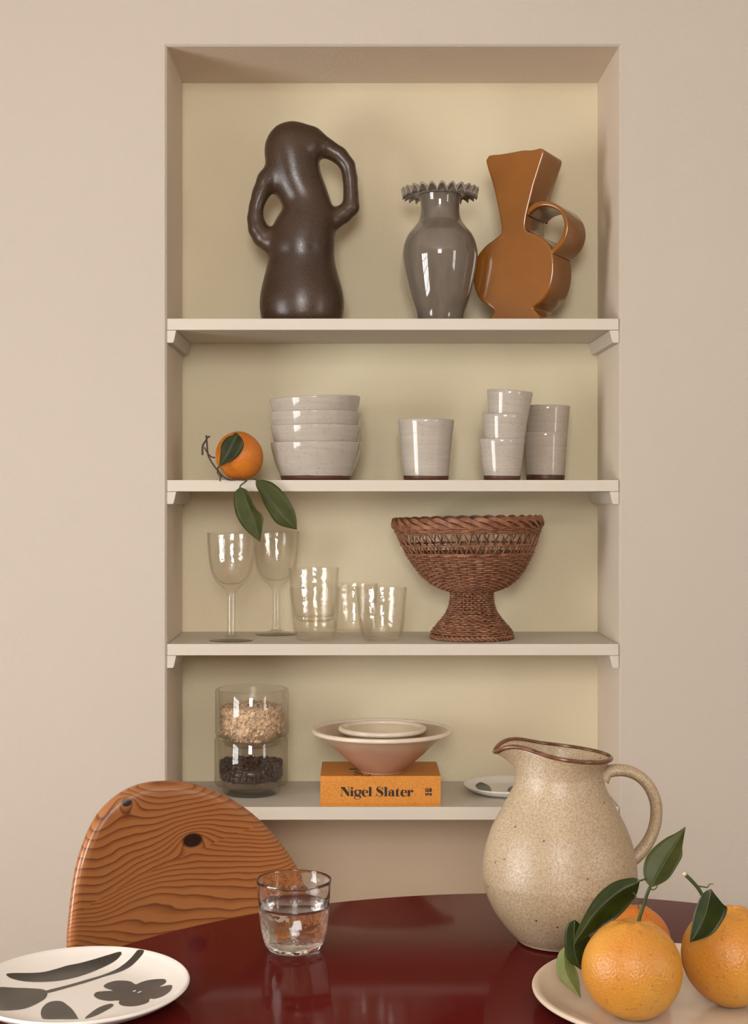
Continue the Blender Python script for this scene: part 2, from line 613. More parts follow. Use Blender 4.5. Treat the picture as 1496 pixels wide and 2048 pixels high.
def wall_with_window(name, axis, pos, a0, a1, w0, w1, z0, z1, thick, label, wname):
    """A wall along `axis` at pos with one window opening w0..w1 x z0..z1, plus frame and glazing bars."""
    m = MB()

    def bx(a, b, p, q, mm, off=(0, thick)):
        lo, hi = sorted((pos + off[0], pos + off[1]))
        if axis == 'x': mm.box(a, b, lo, hi, p, q)
        else: mm.box(lo, hi, a, b, p, q)
    bx(a0, w0, 0, CEIL, m); bx(w1, a1, 0, CEIL, m); bx(w0, w1, 0, z0, m); bx(w0, w1, z1, CEIL, m)
    tag(m.build(name, WALL, smooth=False), label, 'wall', kind='structure')
    f = MB(); t = 0.045
    o = (thick * 0.15, thick * 0.45)
    bx(w0, w0 + t, z0, z1, f, o); bx(w1 - t, w1, z0, z1, f, o); bx(w0, w1, z0, z0 + t, f, o); bx(w0, w1, z1 - t, z1, f, o)
    nx = max(2, round((w1 - w0) / 0.42))
    for k in range(1, nx):
        a = w0 + (w1 - w0) * k / nx
        bx(a - 0.011, a + 0.011, z0, z1, f, o)
    for k in range(1, 4):
        z = z0 + (z1 - z0) * k / 4
        bx(w0, w1, z - 0.011, z + 0.011, f, o)
    tag(f.build(wname, FRAMEM, smooth=False), 'white window frame with slim glazing bars', 'window', kind='structure')


wall_with_window('wall_left', 'y', WL, WF, 0.0, -2.64, -1.26, 0.48, 1.82, -0.18, 'pale beige side wall with a window on the left', 'window_1')
wall_with_window('wall_front', 'x', WF, WL, WR, -0.62, 0.32, 1.58, 2.72, -0.18, 'pale beige wall with a window facing the niche', 'window_2')
wall_with_window('wall_right', 'y', WR, WF, 0.0, -3.15, -2.35, 0.95, 2.35, 0.18, 'pale beige side wall with a window on the right', 'window_3')
tag(MB().box(WL - .2, WR + .2, WF - .2, 0.39, -0.1, 0).build('floor', FLOORM, smooth=False), 'brown wooden floor boards', 'floor', kind='structure')
tag(MB().box(WL - .2, WR + .2, WF - .2, 0.39, CEIL, CEIL + 0.1).build('ceiling', CEILP, smooth=False), 'plain off white ceiling', 'ceiling', kind='structure')

# shelves and their cleats
slabel = ['topmost painted shelf board, carrying the three vases', 'painted shelf board carrying the grey bowls and cups',
          'painted shelf board carrying the glassware and wicker basket', 'lowest painted shelf board, carrying the glass jars and orange book']
for (zt, zb), lb in zip(SH, slabel):
    o = MB().box(NX0 + .0008, NX1 - .0008, 0.0, ND - 0.0005, zb, zt).build('shelf_board', SHELFM, smooth=False, origin=(0.07, 0.13, zb))
    tag(bevel_mod(o, 0.0012), lb, 'shelf', 'painted boards of the wall niche')
ctext = ['topmost shelf', 'shelf of grey bowls and cups', 'shelf of glassware']
for (zt, zb), ct in zip(SH[:3], ctext):
    for s, side in ((-1, 'left'), (1, 'right')):
        xw = NX0 + 0.0005 if s < 0 else NX1 - 0.0005
        prof = [(0, 0), (0.0185, 0), (0.0135, -0.022), (0.0115, -0.025), (0, -0.025)]
        m = MB()
        v = [(xw - s * a, y, zb + b - 0.0004) for y in (0.001, ND - 0.001) for a, b in prof]
        n = len(prof)
        m.add(v, [tuple(range(n)), tuple(range(2 * n - 1, n - 1, -1))] + [(i, n + i, n + (i + 1) % n, (i + 1) % n) for i in range(n)])
        o = m.build('shelf_cleat', SHELFM, smooth=False, origin=(xw, ND / 2, zb - 0.025))
        tag(bevel_mod(o, 0.001), 'small painted wooden cleat under the %s end of the %s' % (side, ct), 'cleat', 'cleats under the shelf ends')

# ------------------------------------------------------------------ table, chair
TC = Vector((0.235, 1.612 + CAMY, 0)); TR = 0.71; TZ = 0.75
t = thing('dining_table', (TC.x, TC.y, 0), 'round glossy dark red dining table in the foreground', 'table')
prof = [(0, TZ)] + [(TR - 0.004 + 0.004 * math.sin(a), TZ - 0.004 + 0.004 * math.cos(a)) for a in np.linspace(0, PI / 2, 6)] + \
       [(TR, TZ - 0.022), (TR - 0.006, TZ - 0.028), (TR - 0.06, TZ - 0.034), (0, TZ - 0.034)]
MB().lathe(prof, (TC.x, TC.y, 0), 160).build('tabletop', TABLEM, t)
MB().lathe(smooth_prof([(0.05, TZ - 0.034), (0.05, 0.55), (0.055, 0.3), (0.07, 0.1), (0.09, 0.03)], 4), (TC.x, TC.y, 0), 48).build('pedestal', TABLEM, t)
MB().lathe([(0, 0.03), (0.09, 0.03), (0.30, 0.022), (0.32, 0.012), (0.32, 0), (0, 0)], (TC.x, TC.y, 0), 80).build('base', TABLEM, t)

# chair: carved pine back panel, facing the table
CHC = P(352, 1800, 2.40)                         # a point of the panel plane
CDIR = Vector((0.87, 0.49, 0)).normalized()      # along the panel, to the right and away
CNRM = Vector((CDIR.y, -CDIR.x, 0))              # faces the table


def on_panel(px, py):
    ray = P(px, py, 1.0) - Vector((0, CAMY, EYE))
    k = (CHC - Vector((0, CAMY, EYE))).dot(CNRM) / ray.dot(CNRM)
    q = Vector((0, CAMY, EYE)) + ray * k
    return (q - CHC).dot(CDIR), q.z


up = [(118, 1905), (121, 1830), (138, 1725), (172, 1643), (214, 1597), (265, 1570), (322, 1561), (390, 1568), (452, 1592), (507, 1632), (550, 1682), (578, 1730), (598, 1790)]
pan = [on_panel(*q) for q in up]
xl, xr = pan[0][0], pan[-1][0] + 0.012
pan += [(xr - 0.002, 0.63), (xr - 0.010, 0.56), (xr - 0.05, 0.49), (0, 0.457), (xl + 0.045, 0.49), (xl + 0.006, 0.57)]
KNOTS = [on_panel(378, 1677), on_panel(243, 1600)]
KNOTS = [(a, b - 0.46) for a, b in KNOTS]
SEAM = on_panel(330, 1715)[1] - 0.46
PINE = m_pine()
ct = thing('dining_chair', (CHC.x, CHC.y, 0), 'varnished pine dining chair with a rounded knotty back, behind the round table', 'chair')


def chair_back():
    out = catmull([Vector((a, b, 0)) for a, b in pan], 6, True)
    c = Vector((sum(p.x for p in out) / len(out), sum(p.y for p in out) / len(out), 0))
    rho = [0, 0.15, 0.3, 0.45, 0.6, 0.72, 0.82, 0.88, 0.92, 0.95, 0.97, 0.985, 0.995, 1.0]
    T = 0.014; n = len(out); v = []; f = []

    def place(p, h):
        bend = -0.9 * (p.x - c.x) ** 2                     # shallow curve, hollow towards the sitter
        return CDIR * p.x + CNRM * (h - bend) + Vector((0, 0, p.y)) + Vector((CHC.x, CHC.y, 0))
    idx = {}
    for side in (1, -1):
        for ri, r in enumerate(rho):
            for k in range(n if r > 0 else 1):
                if r == 1.0 and side == -1:
                    idx[side, ri, k] = idx[1, ri, k]; continue
                p = c + (out[k] - c) * r
                dist = (1 - r) * (out[k] - c).length
                e = min(1.0, dist / 0.016)
                h = side * T * math.sqrt(max(0, 1 - (1 - e) ** 2))
                idx[side, ri, k] = len(v); v.append(place(p, h))
        for ri in range(len(rho) - 1):
            for k in range(n):
                k2 = (k + 1) % n
                if ri == 0: q = (idx[side, 0, 0], idx[side, 1, k], idx[side, 1, k2])
                else: q = (idx[side, ri, k], idx[side, ri + 1, k], idx[side, ri + 1, k2], idx[side, ri, k2])
                f.append(q if side == 1 else q[::-1])
    # mesh in the panel's own axes, so that the grain follows the panel
    org = Vector((CHC.x, CHC.y, 0.46))
    R = Matrix((CDIR, -CNRM, Vector((0, 0, 1))))           # world -> local rows
    loc = [R @ (q - org) for q in v]
    o = mesh_obj('backrest', loc, f, PINE)
    o.parent = ct
    o.location = (0, 0, 0.46)
    o.rotation_euler = (0, 0, math.atan2(CDIR.y, CDIR.x))
    return o


chair_back()
# seat and legs in the chair's own axes
ang = math.atan2(CDIR.y, CDIR.x)


def chair_part(name, m):
    R = Matrix.Rotation(ang, 3, 'Z')
    v = [R @ p + Vector((CHC.x, CHC.y, 0)) for p in m.v]
    return mesh_obj(name, v, m.f, PINE, ct)


m = MB().lathe([(0, 0.456), (0.19, 0.456), (0.20, 0.448), (0.205, 0.435), (0.19, 0.424), (0, 0.424)], (0.0, -0.215, 0), 64, fn=lambda p, a: Vector((p.x * 1.02, p.y, p.z)))
chair_part('seat', m)
for sx in (-1, 1):
    for sy in (0, 1):
        x, y = sx * 0.14, -0.09 - 0.25 * sy
        m = MB().tube([(x, y, 0.426), (x * 1.18, y + (0.02 if sy == 0 else -0.02), 0.0)], [0.019, 0.014], 14)
        chair_part('leg', m)

# ------------------------------------------------------------------ top shelf: three vases


def surface_nets(vol, org, step):
    s = vol < 0
    nx, ny, nz = vol.shape
    acc = np.zeros((nx - 1, ny - 1, nz - 1, 3)); cnt = np.zeros((nx - 1, ny - 1, nz - 1))
    corners = [(i, j, k) for i in (0, 1) for j in (0, 1) for k in (0, 1)]

    def cv(c): return vol[c[0]:nx - 1 + c[0], c[1]:ny - 1 + c[1], c[2]:nz - 1 + c[2]]
    for a in corners:
        for ax in range(3):
            if a[ax]: continue
            b = list(a); b[ax] = 1; b = tuple(b)
            va, vb = cv(a), cv(b)
            m = (va < 0) != (vb < 0)
            tt = np.where(m, va / np.where(np.abs(va - vb) < 1e-12, 1, va - vb), 0)
            for d in range(3):
                acc[..., d] += np.where(m, a[d] + (tt if d == ax else 0), 0)
            cnt += m
    act = cnt > 0
    idm = -np.ones(act.shape, int); idm[act] = np.arange(act.sum())
    ijk = np.argwhere(act)
    verts = (ijk + acc[act] / cnt[act][:, None]) * step + np.array(org)
    faces = []
    for ax in range(3):
        sl0 = [slice(None)] * 3; sl1 = [slice(None)] * 3
        sl0[ax] = slice(0, -1); sl1[ax] = slice(1, None)
        ch = s[tuple(sl0)] != s[tuple(sl1)]
        b, c = [(1, 2), (2, 0), (0, 1)][ax]
        for q in np.argwhere(ch):
            if q[b] == 0 or q[c] == 0 or q[b] >= act.shape[b] or q[c] >= act.shape[c]: continue
            o = [q.copy() for _ in range(4)]
            o[1][b] -= 1; o[2][b] -= 1; o[2][c] -= 1; o[3][c] -= 1
            ids = [idm[tuple(p)] for p in o]
            if s[tuple(q)]: ids = ids[::-1]
            faces.append(ids)
    return verts, faces


def dark_vase():
    D = 3.12; k = D / F
    def uv(u, v): return (460 + 0.21 * u - CX) * k, EYE - (220 + 0.21 * v - CY) * k
    st = 0.0032
    x0, x1 = uv(60, 0)[0], uv(1340, 0)[0]
    z0, z1 = SH[0][0] - 0.012, uv(0, 40)[1]
    yc = 0.125
    gx = np.arange(x0, x1, st); gy = np.arange(yc - 0.11, yc + 0.11, st); gz = np.arange(z0, z1, st)
    X, Y, Z = np.meshgrid(gx, gy, gz, indexing='ij')
    pu = 0.21 * k

    def cap(a, b, ra, rb, dy=(0, 0), sy=1.0):
        ax, az = uv(*a); bx, bz = uv(*b)
        p = np.stack([X - ax, (Y - yc - dy[0]) / sy, Z - az], -1)
        d = np.array([bx - ax, dy[1] - dy[0], bz - az])
        h = np.clip((p @ d) / (d @ d), 0, 1)
        q = p - h[..., None] * d
        return np.sqrt((q ** 2).sum(-1)) - (ra + (rb - ra) * h) * pu

    def smin(a, b, kk):
        h = np.clip(0.5 + 0.5 * (b - a) / kk, 0, 1)
        return b + (a - b) * h - kk * h * (1 - h)

    K = 34 * pu
    # body
    body = None
    chain = [((684, 1900), 396), ((683, 1830), 402), ((680, 1720), 378), ((678, 1560), 338), ((680, 1400), 312), ((676, 1290), 318), ((700, 1180), 300), ((738, 1040), 262), ((728, 900), 232), ((690, 780), 228), ((625, 640), 245), ((590, 470), 252), ((582, 350), 244), ((690, 345), 212), ((738, 318), 178)]
    sm = catmull([Vector((a[0], a[1], r)) for a, r in chain], 4)
    chain = [((p.x, p.y), p.z) for p in sm]
    for (a, ra), (b, rb) in zip(chain[:-1], chain[1:]):
        c = cap(a, b, ra, rb, sy=0.84)
        body = c if body is None else smin(body, c, 6 * pu)
    left = None
    hc = [((470, 650), 128), ((450, 600), 130), ((368, 672), 116), ((296, 785), 86), ((252, 910), 72), ((240, 1030), 80), ((264, 1130), 94), ((318, 1205), 108), ((420, 1275), 118)]
    for (a, ra), (b, rb) in zip(hc[:-1], hc[1:]):
        c = cap(a, b, ra, rb, (-0.004, -0.004))
        left = c if left is None else smin(left, c, 14 * pu)
    # lower-left flank that joins the left handle to the waist
    right = None
    hc = [((790, 290), 118), ((900, 345), 96), ((1040, 425), 84), ((1120, 520), 76), ((1143, 640), 73), ((1152, 800), 74), ((1152, 920), 84), ((1070, 990), 92), ((950, 1055), 112)]
    for (a, ra), (b, rb) in zip(hc[:-1], hc[1:]):
        c = cap(a, b, ra, rb, (0.002, 0.002))
        right = c if right is None else smin(right, c, 14 * pu)
    vol = smin(smin(body, left, K), right, K)
    vol = np.maximum(vol, (uv(0, 90)[1] - 0.004 - Z) * -1.0 - 0.004)          # softly flattened crown
    # flat foot
    foot = SH[0][0] + 0.0005 - Z
    h = np.clip(0.5 - 0.5 * (foot - vol) / 0.012, 0, 1)
    vol = foot * (1 - h) + vol * h + 0.012 * h * (1 - h)
    v, f = surface_nets(vol, (gx[0], gy[0], gz[0]), st)
    o = mesh_obj('sculptural_vase', v, f, m_dark_vase(), origin=(uv(682, 0)[0], yc, SH[0][0]))
    md = o.modifiers.new('soften', 'SMOOTH'); md.factor = 0.5; md.iterations = 22
    return tag(o, 'dark brown sculptural ceramic vase with two looping handles on the top shelf', 'vase')


dark_vase()


def grey_vase():
    d = 3.10; k = 0.2874 * d / F
    X = (770 + 0.2874 * 383 - CX) * d / F
    zb = SH[0][0]
    ft = 1290                                  # v of the hidden base
    base = Vector((X, d + CAMY, zb))
    t = thing('ruffled_vase', base, 'smoke grey glass vase with a ruffled rim, between the two ceramic vases', 'vase')
    pr = [(0, 0), (150, 0), (158, 12), (172, 90), (205, 185), (240, 330), (258, 430), (262, 490), (250, 560), (225, 620), (188, 668), (152, 715), (137, 770), (136, 830), (142, 870), (152, 905)]
    out = smooth_prof([(r * k, z * k) for r, z in pr[1:]], 6)
    inn = [(max(0.001, r - 0.0035), max(z, 0.008)) for r, z in out[::-1]]
    MB().lathe([(0, 0)] + out + inn + [(0, 0.008)], base, 96).build('body', GREYV, t)
    # ruffled rim: a flaring sheet with crimps that grow towards the edge
    m = MB(); seg = 24 * 12
    ncr = 24; zs = 905 * k; r0 = 150 * k; r1 = 268 * k
    rows = 10; v = []; f = []
    th = 0.0042
    for side in (0, 1):
        for i in range(rows):
            s = i / (rows - 1)
            for q in range(seg):
                a = 2 * PI * q / seg
                r = r0 + (r1 - r0) * s + 9 * k * (abs(math.cos(ncr * a / 2)) - 0.6) * s
                flare = zs + 24 * k * math.sin(s * PI * 0.55) - 10 * k * s * s
                z = flare + 30 * k * s ** 1.4 * (2 * abs(math.cos(ncr * a / 2)) ** 0.6 - 1.15) + (0 if side == 0 else -th)
                if i == rows - 1: r -= 0 if side == 0 else 0.0004
                v.append(base + Vector((r * math.cos(a), r * math.sin(a), z)))
    def ix(side, i, q): return side * rows * seg + i * seg + q % seg
    for q in range(seg):
        for i in range(rows - 1):
            f.append((ix(0, i, q), ix(0, i + 1, q), ix(0, i + 1, q + 1), ix(0, i, q + 1)))
            f.append((ix(1, i, q), ix(1, i, q + 1), ix(1, i + 1, q + 1), ix(1, i + 1, q)))
        f.append((ix(0, rows - 1, q), ix(1, rows - 1, q), ix(1, rows - 1, q + 1), ix(0, rows - 1, q + 1)))
        f.append((ix(0, 0, q), ix(0, 0, q + 1), ix(1, 0, q + 1), ix(1, 0, q)))
    m.add(v, f).build('ruffled_rim', GREYR, t)


grey_vase()


def slab_from_outline(name, outline, dvec, org, mats, parent, bev=0.0045):
    """Closed outline (3-D points in one plane) given the depth vector; edges rounded."""
    n = len(outline)
    c2 = [p - org for p in outline]
    ex = Vector((FD.x, FD.y, 0)); 
    xy = [Vector((p.dot(ex), p.z)) for p in c2]
    area2 = sum(xy[i].x * xy[(i + 1) % n].y - xy[(i + 1) % n].x * xy[i].y for i in range(n))
    if area2 < 0: xy = xy[::-1]
    # inward offset normals
    nr = []
    for i in range(n):
        tn = (xy[(i + 1) % n] - xy[i - 1]).normalized()
        nr.append(Vector((-tn.y, tn.x)))
    L = dvec.length; dn = dvec.normalized()
    steps = [(bev, 0), (bev * 0.35, bev * 0.12), (bev * 0.1, bev * 0.4), (0, bev)]
    ringdef = steps + [(0, L - bev)] + [(o, L - q) for o, q in steps[::-1][1:]]
    v = []; f = []
    for off, dep in ringdef:
        for i in range(n):
            p = xy[i] + nr[i] * off
            v.append(org + ex * p.x + Vector((0, 0, p.y)) + dn * dep)
    R = len(ringdef)
    for r in range(R - 1):
        for i in range(n):
            j = (i + 1) % n
            f.append((r * n + i, r * n + j, (r + 1) * n + j, (r + 1) * n + i))
    for r in (0, R - 1):
        tri = tessellate_polygon([[v[r * n + i] for i in range(n)]])
        for q in tri: f.append(tuple(r * n + i for i in q))
    o = mesh_obj(name, v, f, mats, parent)
    o.data.polygons.foreach_set('use_smooth', [len(p.vertices) == 4 for p in o.data.polygons])
    return o


FD = Vector((0.896, -0.444, 0)).normalized()
FN = Vector((FD.y, -FD.x, 0))                  # towards the viewer


def orange_vase():
    A = P(770 + 0.2874 * 900, 600, 3.075)
    camp = Vector((0, CAMY, EYE))

    def on(u, v):
        ray = P(770 + 0.2874 * u, 270 + 0.2874 * v, 1.0) - camp
        return camp + ray * ((A - camp).dot(FN) / ray.dot(FN))
    body = [(712, 158), (722, 144), (745, 138), (800, 133), (870, 122), (960, 106), (1020, 104), (1070, 93), (1088, 93), (1104, 104), (1104, 130), (1095, 160), (1060, 270), (1035, 350), (1018, 420), (1000, 490), (984, 560),
            (976, 615), (980, 655), (1000, 672), (1055, 692), (1105, 722), (1150, 775), (1168, 830), (1174, 900), (1170, 980), (1150, 1060), (1118, 1120), (1075, 1165), (1032, 1200), (1042, 1220), (1066, 1250), (1085, 1284), (1090, 1292),
            (715, 1292), (718, 1278), (752, 1235), (748, 1215), (705, 1180), (660, 1145), (628, 1080), (612, 1010), (612, 950), (625, 890), (650, 830), (700, 770), (760, 725), (800, 690), (808, 660), (803, 605), (788, 520), (770, 430), (745, 330), (715, 235), (702, 180)]
    base = on(905, 1285); base.z = SH[0][0]
    t = thing('keyhole_vase', (base.x, base.y, SH[0][0]), 'glossy amber orange ceramic slab vase with a ring handle, rightmost on the top shelf', 'vase')
    dv = Vector((0.051, 0.100, 0))
    glaze = m_orange_glaze()
    pts = [on(*q) for q in body]
    zmin = min(p.z for p in pts)
    for p in pts:
        if p.z < SH[0][0] + 0.002: p.z = SH[0][0]
    pts = catmull(pts, 3, True)
    for p in pts:
        p.z = max(p.z, SH[0][0])
    slab_from_outline('body', pts, dv, base, glaze, t)
    ring_o = [(992, 520), (1015, 490), (1050, 467), (1095, 458), (1150, 462), (1200, 485), (1240, 525), (1266, 575), (1276, 630), (1268, 690), (1245, 745), (1212, 785), (1166, 830)]
    ring_i = [(1152, 800), (1180, 770), (1212, 730), (1235, 690), (1246, 640), (1240, 585), (1218, 540), (1185, 512), (1140, 495), (1095, 494), (1050, 508), (1015, 535), (990, 560)]
    po = catmull([on(*q) for q in ring_o], 3); pi = catmull([on(*q) for q in ring_i], 3)
    slab_from_outline('ring_handle', po + pi, dv, base, glaze, t, 0.0035)


orange_vase()

# ------------------------------------------------------------------ leaves and fruit


def leaf_mesh(rows, th=0.0007):
    """rows: [tip/base point] or [L, M, R] 3-D points from base to tip. Two skins: upper (slot 0), lower (slot 1), midrib (slot 2)."""
    rr = [r if len(r) == 3 else (r[0], r[0], r[0]) for r in rows]
    Ls, Ms, Rs = (catmull([r[i] for r in rr], 5) for i in range(3))
    C = 8; v = []; f = []; mi = []
    n = len(Ls)
    grid = []
    for L, M, R in zip(Ls, Ms, Rs):
        row = []
        for c in range(C + 1):
            s = c / C
            if s <= 0.5: q = L.lerp(M, s * 2); w_ = s * 2
            else: q = M.lerp(R, s * 2 - 1); w_ = 2 - s * 2
            row.append(q)
        grid.append(row)
    W = C + 1
    nrm = []
    for i in range(n):
        a = grid[min(i + 1, n - 1)][C // 2] - grid[max(i - 1, 0)][C // 2]
        for c in range(W):
            b = grid[i][min(c + 1, C)] - grid[i][max(c - 1, 0)]
            q = b.cross(a)
            nrm.append(q.normalized() if q.length > 1e-12 else Vector((0, -1, 0)))
    for i in range(n):
        for c in range(W): v.append(grid[i][c])
    for i in range(n):
        for c in range(W): v.append(grid[i][c] + Vector((0, 1, 0)) * th)
    for i in range(n - 1):
        for c in range(C):
            a = i * W + c
            f.append((a, a + 1, a + W + 1, a + W)); mi.append(0)
            o = n * W + a
            f.append((o, o + W, o + W + 1, o + 1)); mi.append(1)
    for i in range(n - 1):
        for c, sgn in ((0, 1), (C, -1)):
            a = i * W + c; b = a + W; o = n * W
            f.append((a, b, o + b, o + a)); mi.append(1)
    return v, f, mi, Ms


def leaf(parent, rows_uv, conv, depth, upper, lower=None, vein=True, fold=0.004, name='leaf', th=0.0007):
    """rows_uv: base point, rows of three points, tip point, in crop units; conv -> pixels; depth(s) or a number;
    the midrib stands `fold` nearer the viewer than the margins."""
    n = len(rows_uv); rows = []
    for i, r in enumerate(rows_uv):
        s = i / (n - 1)
        d = depth(s) if callable(depth) else depth
        if len(r) == 2 and not hasattr(r[0], '__len__'):
            p = P(*conv(*r), d); rows.append((p,))
        else:
            b = math.sin(PI * s)
            rows.append((P(*conv(*r[0]), d + abs(fold) * b if fold >= 0 else d - abs(fold) * b), P(*conv(*r[1]), d), P(*conv(*r[2]), d + abs(fold) * b if fold >= 0 else d - abs(fold) * b)))
    v, f, mi, mid = leaf_mesh(rows, th)
    o = mesh_obj(name, v, f, [upper, lower or LEAFU], parent, smooth='keep', mi=mi)
    o.data.polygons.foreach_set('use_smooth', [True] * len(o.data.polygons))
    if vein:
        pts = [p + Vector((0, -0.00025, 0)) for p in mid[1:-1]]
        rd = [0.0006 * (1 - 0.7 * i / len(pts)) for i in range(len(pts))]
        MB().tube(pts, rd, 5).build('midrib', VEIN, o)
    return o


def fruit(c, R, sq=0.93, seed=0, dimple=(0, 0, 1), dep=0.10):
    m = MB(); nu, nv = 72, 48; v = []; f = []
    dm = Vector(dimple).normalized()
    r_ = random.Random(seed)
    ph = [r_.uniform(0, 6.28) for _ in range(6)]
    for j in range(nv + 1):
        b = PI * j / nv
        for i in range(nu):
            a = 2 * PI * i / nu
            n = Vector((math.sin(b) * math.cos(a), math.sin(b) * math.sin(a), math.cos(b)))
            k = n.dot(dm)
            r = 1 - dep * math.exp(-(1 - k) / 0.022) + 0.035 * math.exp(-((1 - k) - 0.07) ** 2 / 0.004) * (0.5 + 0.5 * math.sin(5 * a + ph[0]))
            r += 0.012 * math.sin(3 * a + ph[1]) * math.sin(b) ** 2 + 0.010 * math.sin(2 * b + 2 * a + ph[2])
            q = n * r * R
            ax = dm * q.dot(dm)
            v.append(Vector(c) + (q - ax) + ax * sq)
    for j in range(nv):
        for i in range(nu):
            i2 = (i + 1) % nu
            f.append((j * nu + i, (j + 1) * nu + i, (j + 1) * nu + i2, j * nu + i2))
    zmin = min(p.z for p in v)
    for p in v: p.z += c[2] - R - zmin        # rests at c.z - R
    return m.add(v, f)


def sticks(parent, name, mat, conv, d, lines):
    """Joined branching stems: lines of crop points with radii in pixels."""
    m = MB()
    for pts, r0, r1 in lines:
        q = catmull([P(*conv(p[0], p[1]), d + (p[2] if len(p) > 2 else 0)) for p in pts], 4)
        rr = [(r0 + (r1 - r0) * i / (len(q) - 1)) * d / F for i in range(len(q))]
        m.tube(q, rr, 7)
    return m.build(name, mat, parent)


def mandarin():
    cv = lambda u, v: (380 + 0.254 * u, 770 + 0.254 * v)
    d = 3.055; R = 49.5 * d / F
    c = P(479, 911, d); c.z = SH[1][0] + R
    t = thing('mandarin', (c.x, c.y, SH[1][0]), 'small bright mandarin with a leafy twig, on the shelf beside the grey bowls', 'fruit')
    fruit(c, R, 0.94, 3, (-0.75, -0.25, -0.6), 0.05).build('fruit', PEELM, t)
    sticks(t, 'twig', TWIGM, cv, 2.993, [
        ([(128, 396, .012), (132, 450, .012), (140, 540, .01), (165, 600, .008), (215, 670, .004), (262, 722, 0), (312, 746, -.001), (380, 745, -.002), (445, 750, -.003)], 1.9, 1.5),
        ([(158, 405, .012), (138, 415, .012), (120, 445, .012), (100, 480, .012), (98, 552, .012)], 1.6, 2.2),
        ([(112, 490, .012), (135, 530, .012), (165, 565, .012), (198, 572, .012)], 1.3, 1.5),
        ([(220, 640, .002), (216, 690, .0), (235, 722, -.002), (237, 757, -.004)], 1.0, 1.3),
        ([(236, 700, -.001), (250, 735, -.002)], 1.2, 0.8),
        ([(300, 735, 0), (318, 752, -.002)], 1.3, 0.9)])
    sticks(t, 'stem', STEMG, cv, 2.989, [
        ([(445, 750), (460, 737), (490, 732), (520, 745)], 1.4, 1.3),
        ([(448, 752), (425, 770), (400, 788), (392, 806)], 1.3, 1.3)])
    sticks(t, 'leaf_stalk', STEMG, cv, 2.989, [
        ([(222, 690, .006), (222, 660, .008), (232, 640, .01)], 0.9, 0.9)])
    leaf(t, [(375, 398), ((345, 392), (372, 400), (400, 408)), ((285, 416), (338, 448), (416, 440)), ((248, 472), (308, 500), (421, 482)), ((240, 540), (280, 552), (382, 552)), ((233, 600), (252, 602), (300, 610)), (230, 647)],
         cv, 2.996, LEAF, fold=0.004)
    leaf(t, [(340, 408), ((338, 398), (352, 396), (360, 408)), ((345, 384), (372, 392), (385, 428)), ((368, 378), (390, 396), (400, 428)), (402, 420)], cv, 2.999, LEAF, vein=False, fold=0.003)
    leaf(t, [(394, 803), ((352, 845), (418, 842), (450, 828)), ((344, 900), (440, 892), (482, 885)), ((350, 970), (464, 958), (516, 965)), ((370, 1040), (488, 1032), (574, 1032)), ((420, 1120), (518, 1112), (573, 1105)), ((480, 1180), (540, 1180), (562, 1178)), (552, 1237)],
         cv, lambda s: 2.988 - 0.010 * math.sin(s * 2), LEAFM, fold=0.006)
    leaf(t, [(517, 748), ((520, 795), (538, 798), (582, 748)), ((553, 865), (575, 860), (650, 770)), ((578, 930), (622, 925), (722, 830)), ((618, 1000), (672, 985), (782, 912)), ((668, 1075), (726, 1040), (822, 990)), ((730, 1113), (782, 1085), (839, 1060)), (842, 1140)],
         cv, lambda s: 2.986 - 0.012 * math.sin(s * 2), LEAFM, fold=0.009)


mandarin()

# ------------------------------------------------------------------ second shelf: bowls and cups


def vessel(name, prof, wall, floor_t, mat, seg=96):
    """Open lathe vessel at the origin: outer profile base -> rim, inner wall, floor."""
    out = smooth_prof(prof, 5)
    inn = [(r - wall, max(z, floor_t)) for r, z in out[::-1] if z > floor_t * 0.6]
    top_r, top_z = out[-1]
    lip = [(top_r - wall * 0.25, top_z + wall * 0.35), (top_r - wall * 0.75, top_z + wall * 0.35)]
    m = MB().lathe([(0, 0)] + [(prof[0][0] - 0.002, 0)] + out[1:] + lip + inn + [(0, floor_t)], (0, 0, 0), seg)
    return m.build(name, mat)


def place(o, loc, rot=(0, 0, 0)):
    o.location = loc; o.rotation_euler = rot
    return o


def dup(o, loc, rot=(0, 0, 0)):
    c = o.copy(); COL.objects.link(c)
    c.rotation_mode = 'ZYX'
    c.location = loc; c.rotation_euler = rot
    return c


d = 3.10; k = d / F
bp = [(0.0700, 0.0), (0.0722, 0.0035), (0.0735, 0.0095), (0.0766, 0.017), (0.0835, 0.034), (0.0890, 0.052), (0.0925, 0.066), (0.0942, 0.0765)]
bowl = vessel('stoneware_bowl', bp, 0.0042, 0.009, STONE)
bx = (632 - CX) * k; by = d + CAMY
zb = SH[1][0]
G = 'stacked grey speckled bowls'
place(bowl, (bx, by, zb)); tag(bowl, 'grey speckled stoneware bowl with brown foot, lowest of the stack of bowls', 'bowl', G)
o = dup(bowl, (bx + 0.0005, by, zb + 0.0345), (0, 0, 1.1)); tag(o, 'grey speckled bowl nested second from the bottom of the stack', 'bowl', G)
o = dup(bowl, (bx - 0.0005, by, zb + 0.0625), (math.radians(-0.4), 0.0, 2.3)); tag(o, 'grey speckled bowl nested second from the top of the stack', 'bowl', G)
o = dup(bowl, (bx + 0.001, by, zb + 0.0918), (0, math.radians(-2.3), 0)); tag(o, 'grey speckled bowl tilting on top of the stack of bowls', 'bowl', G)

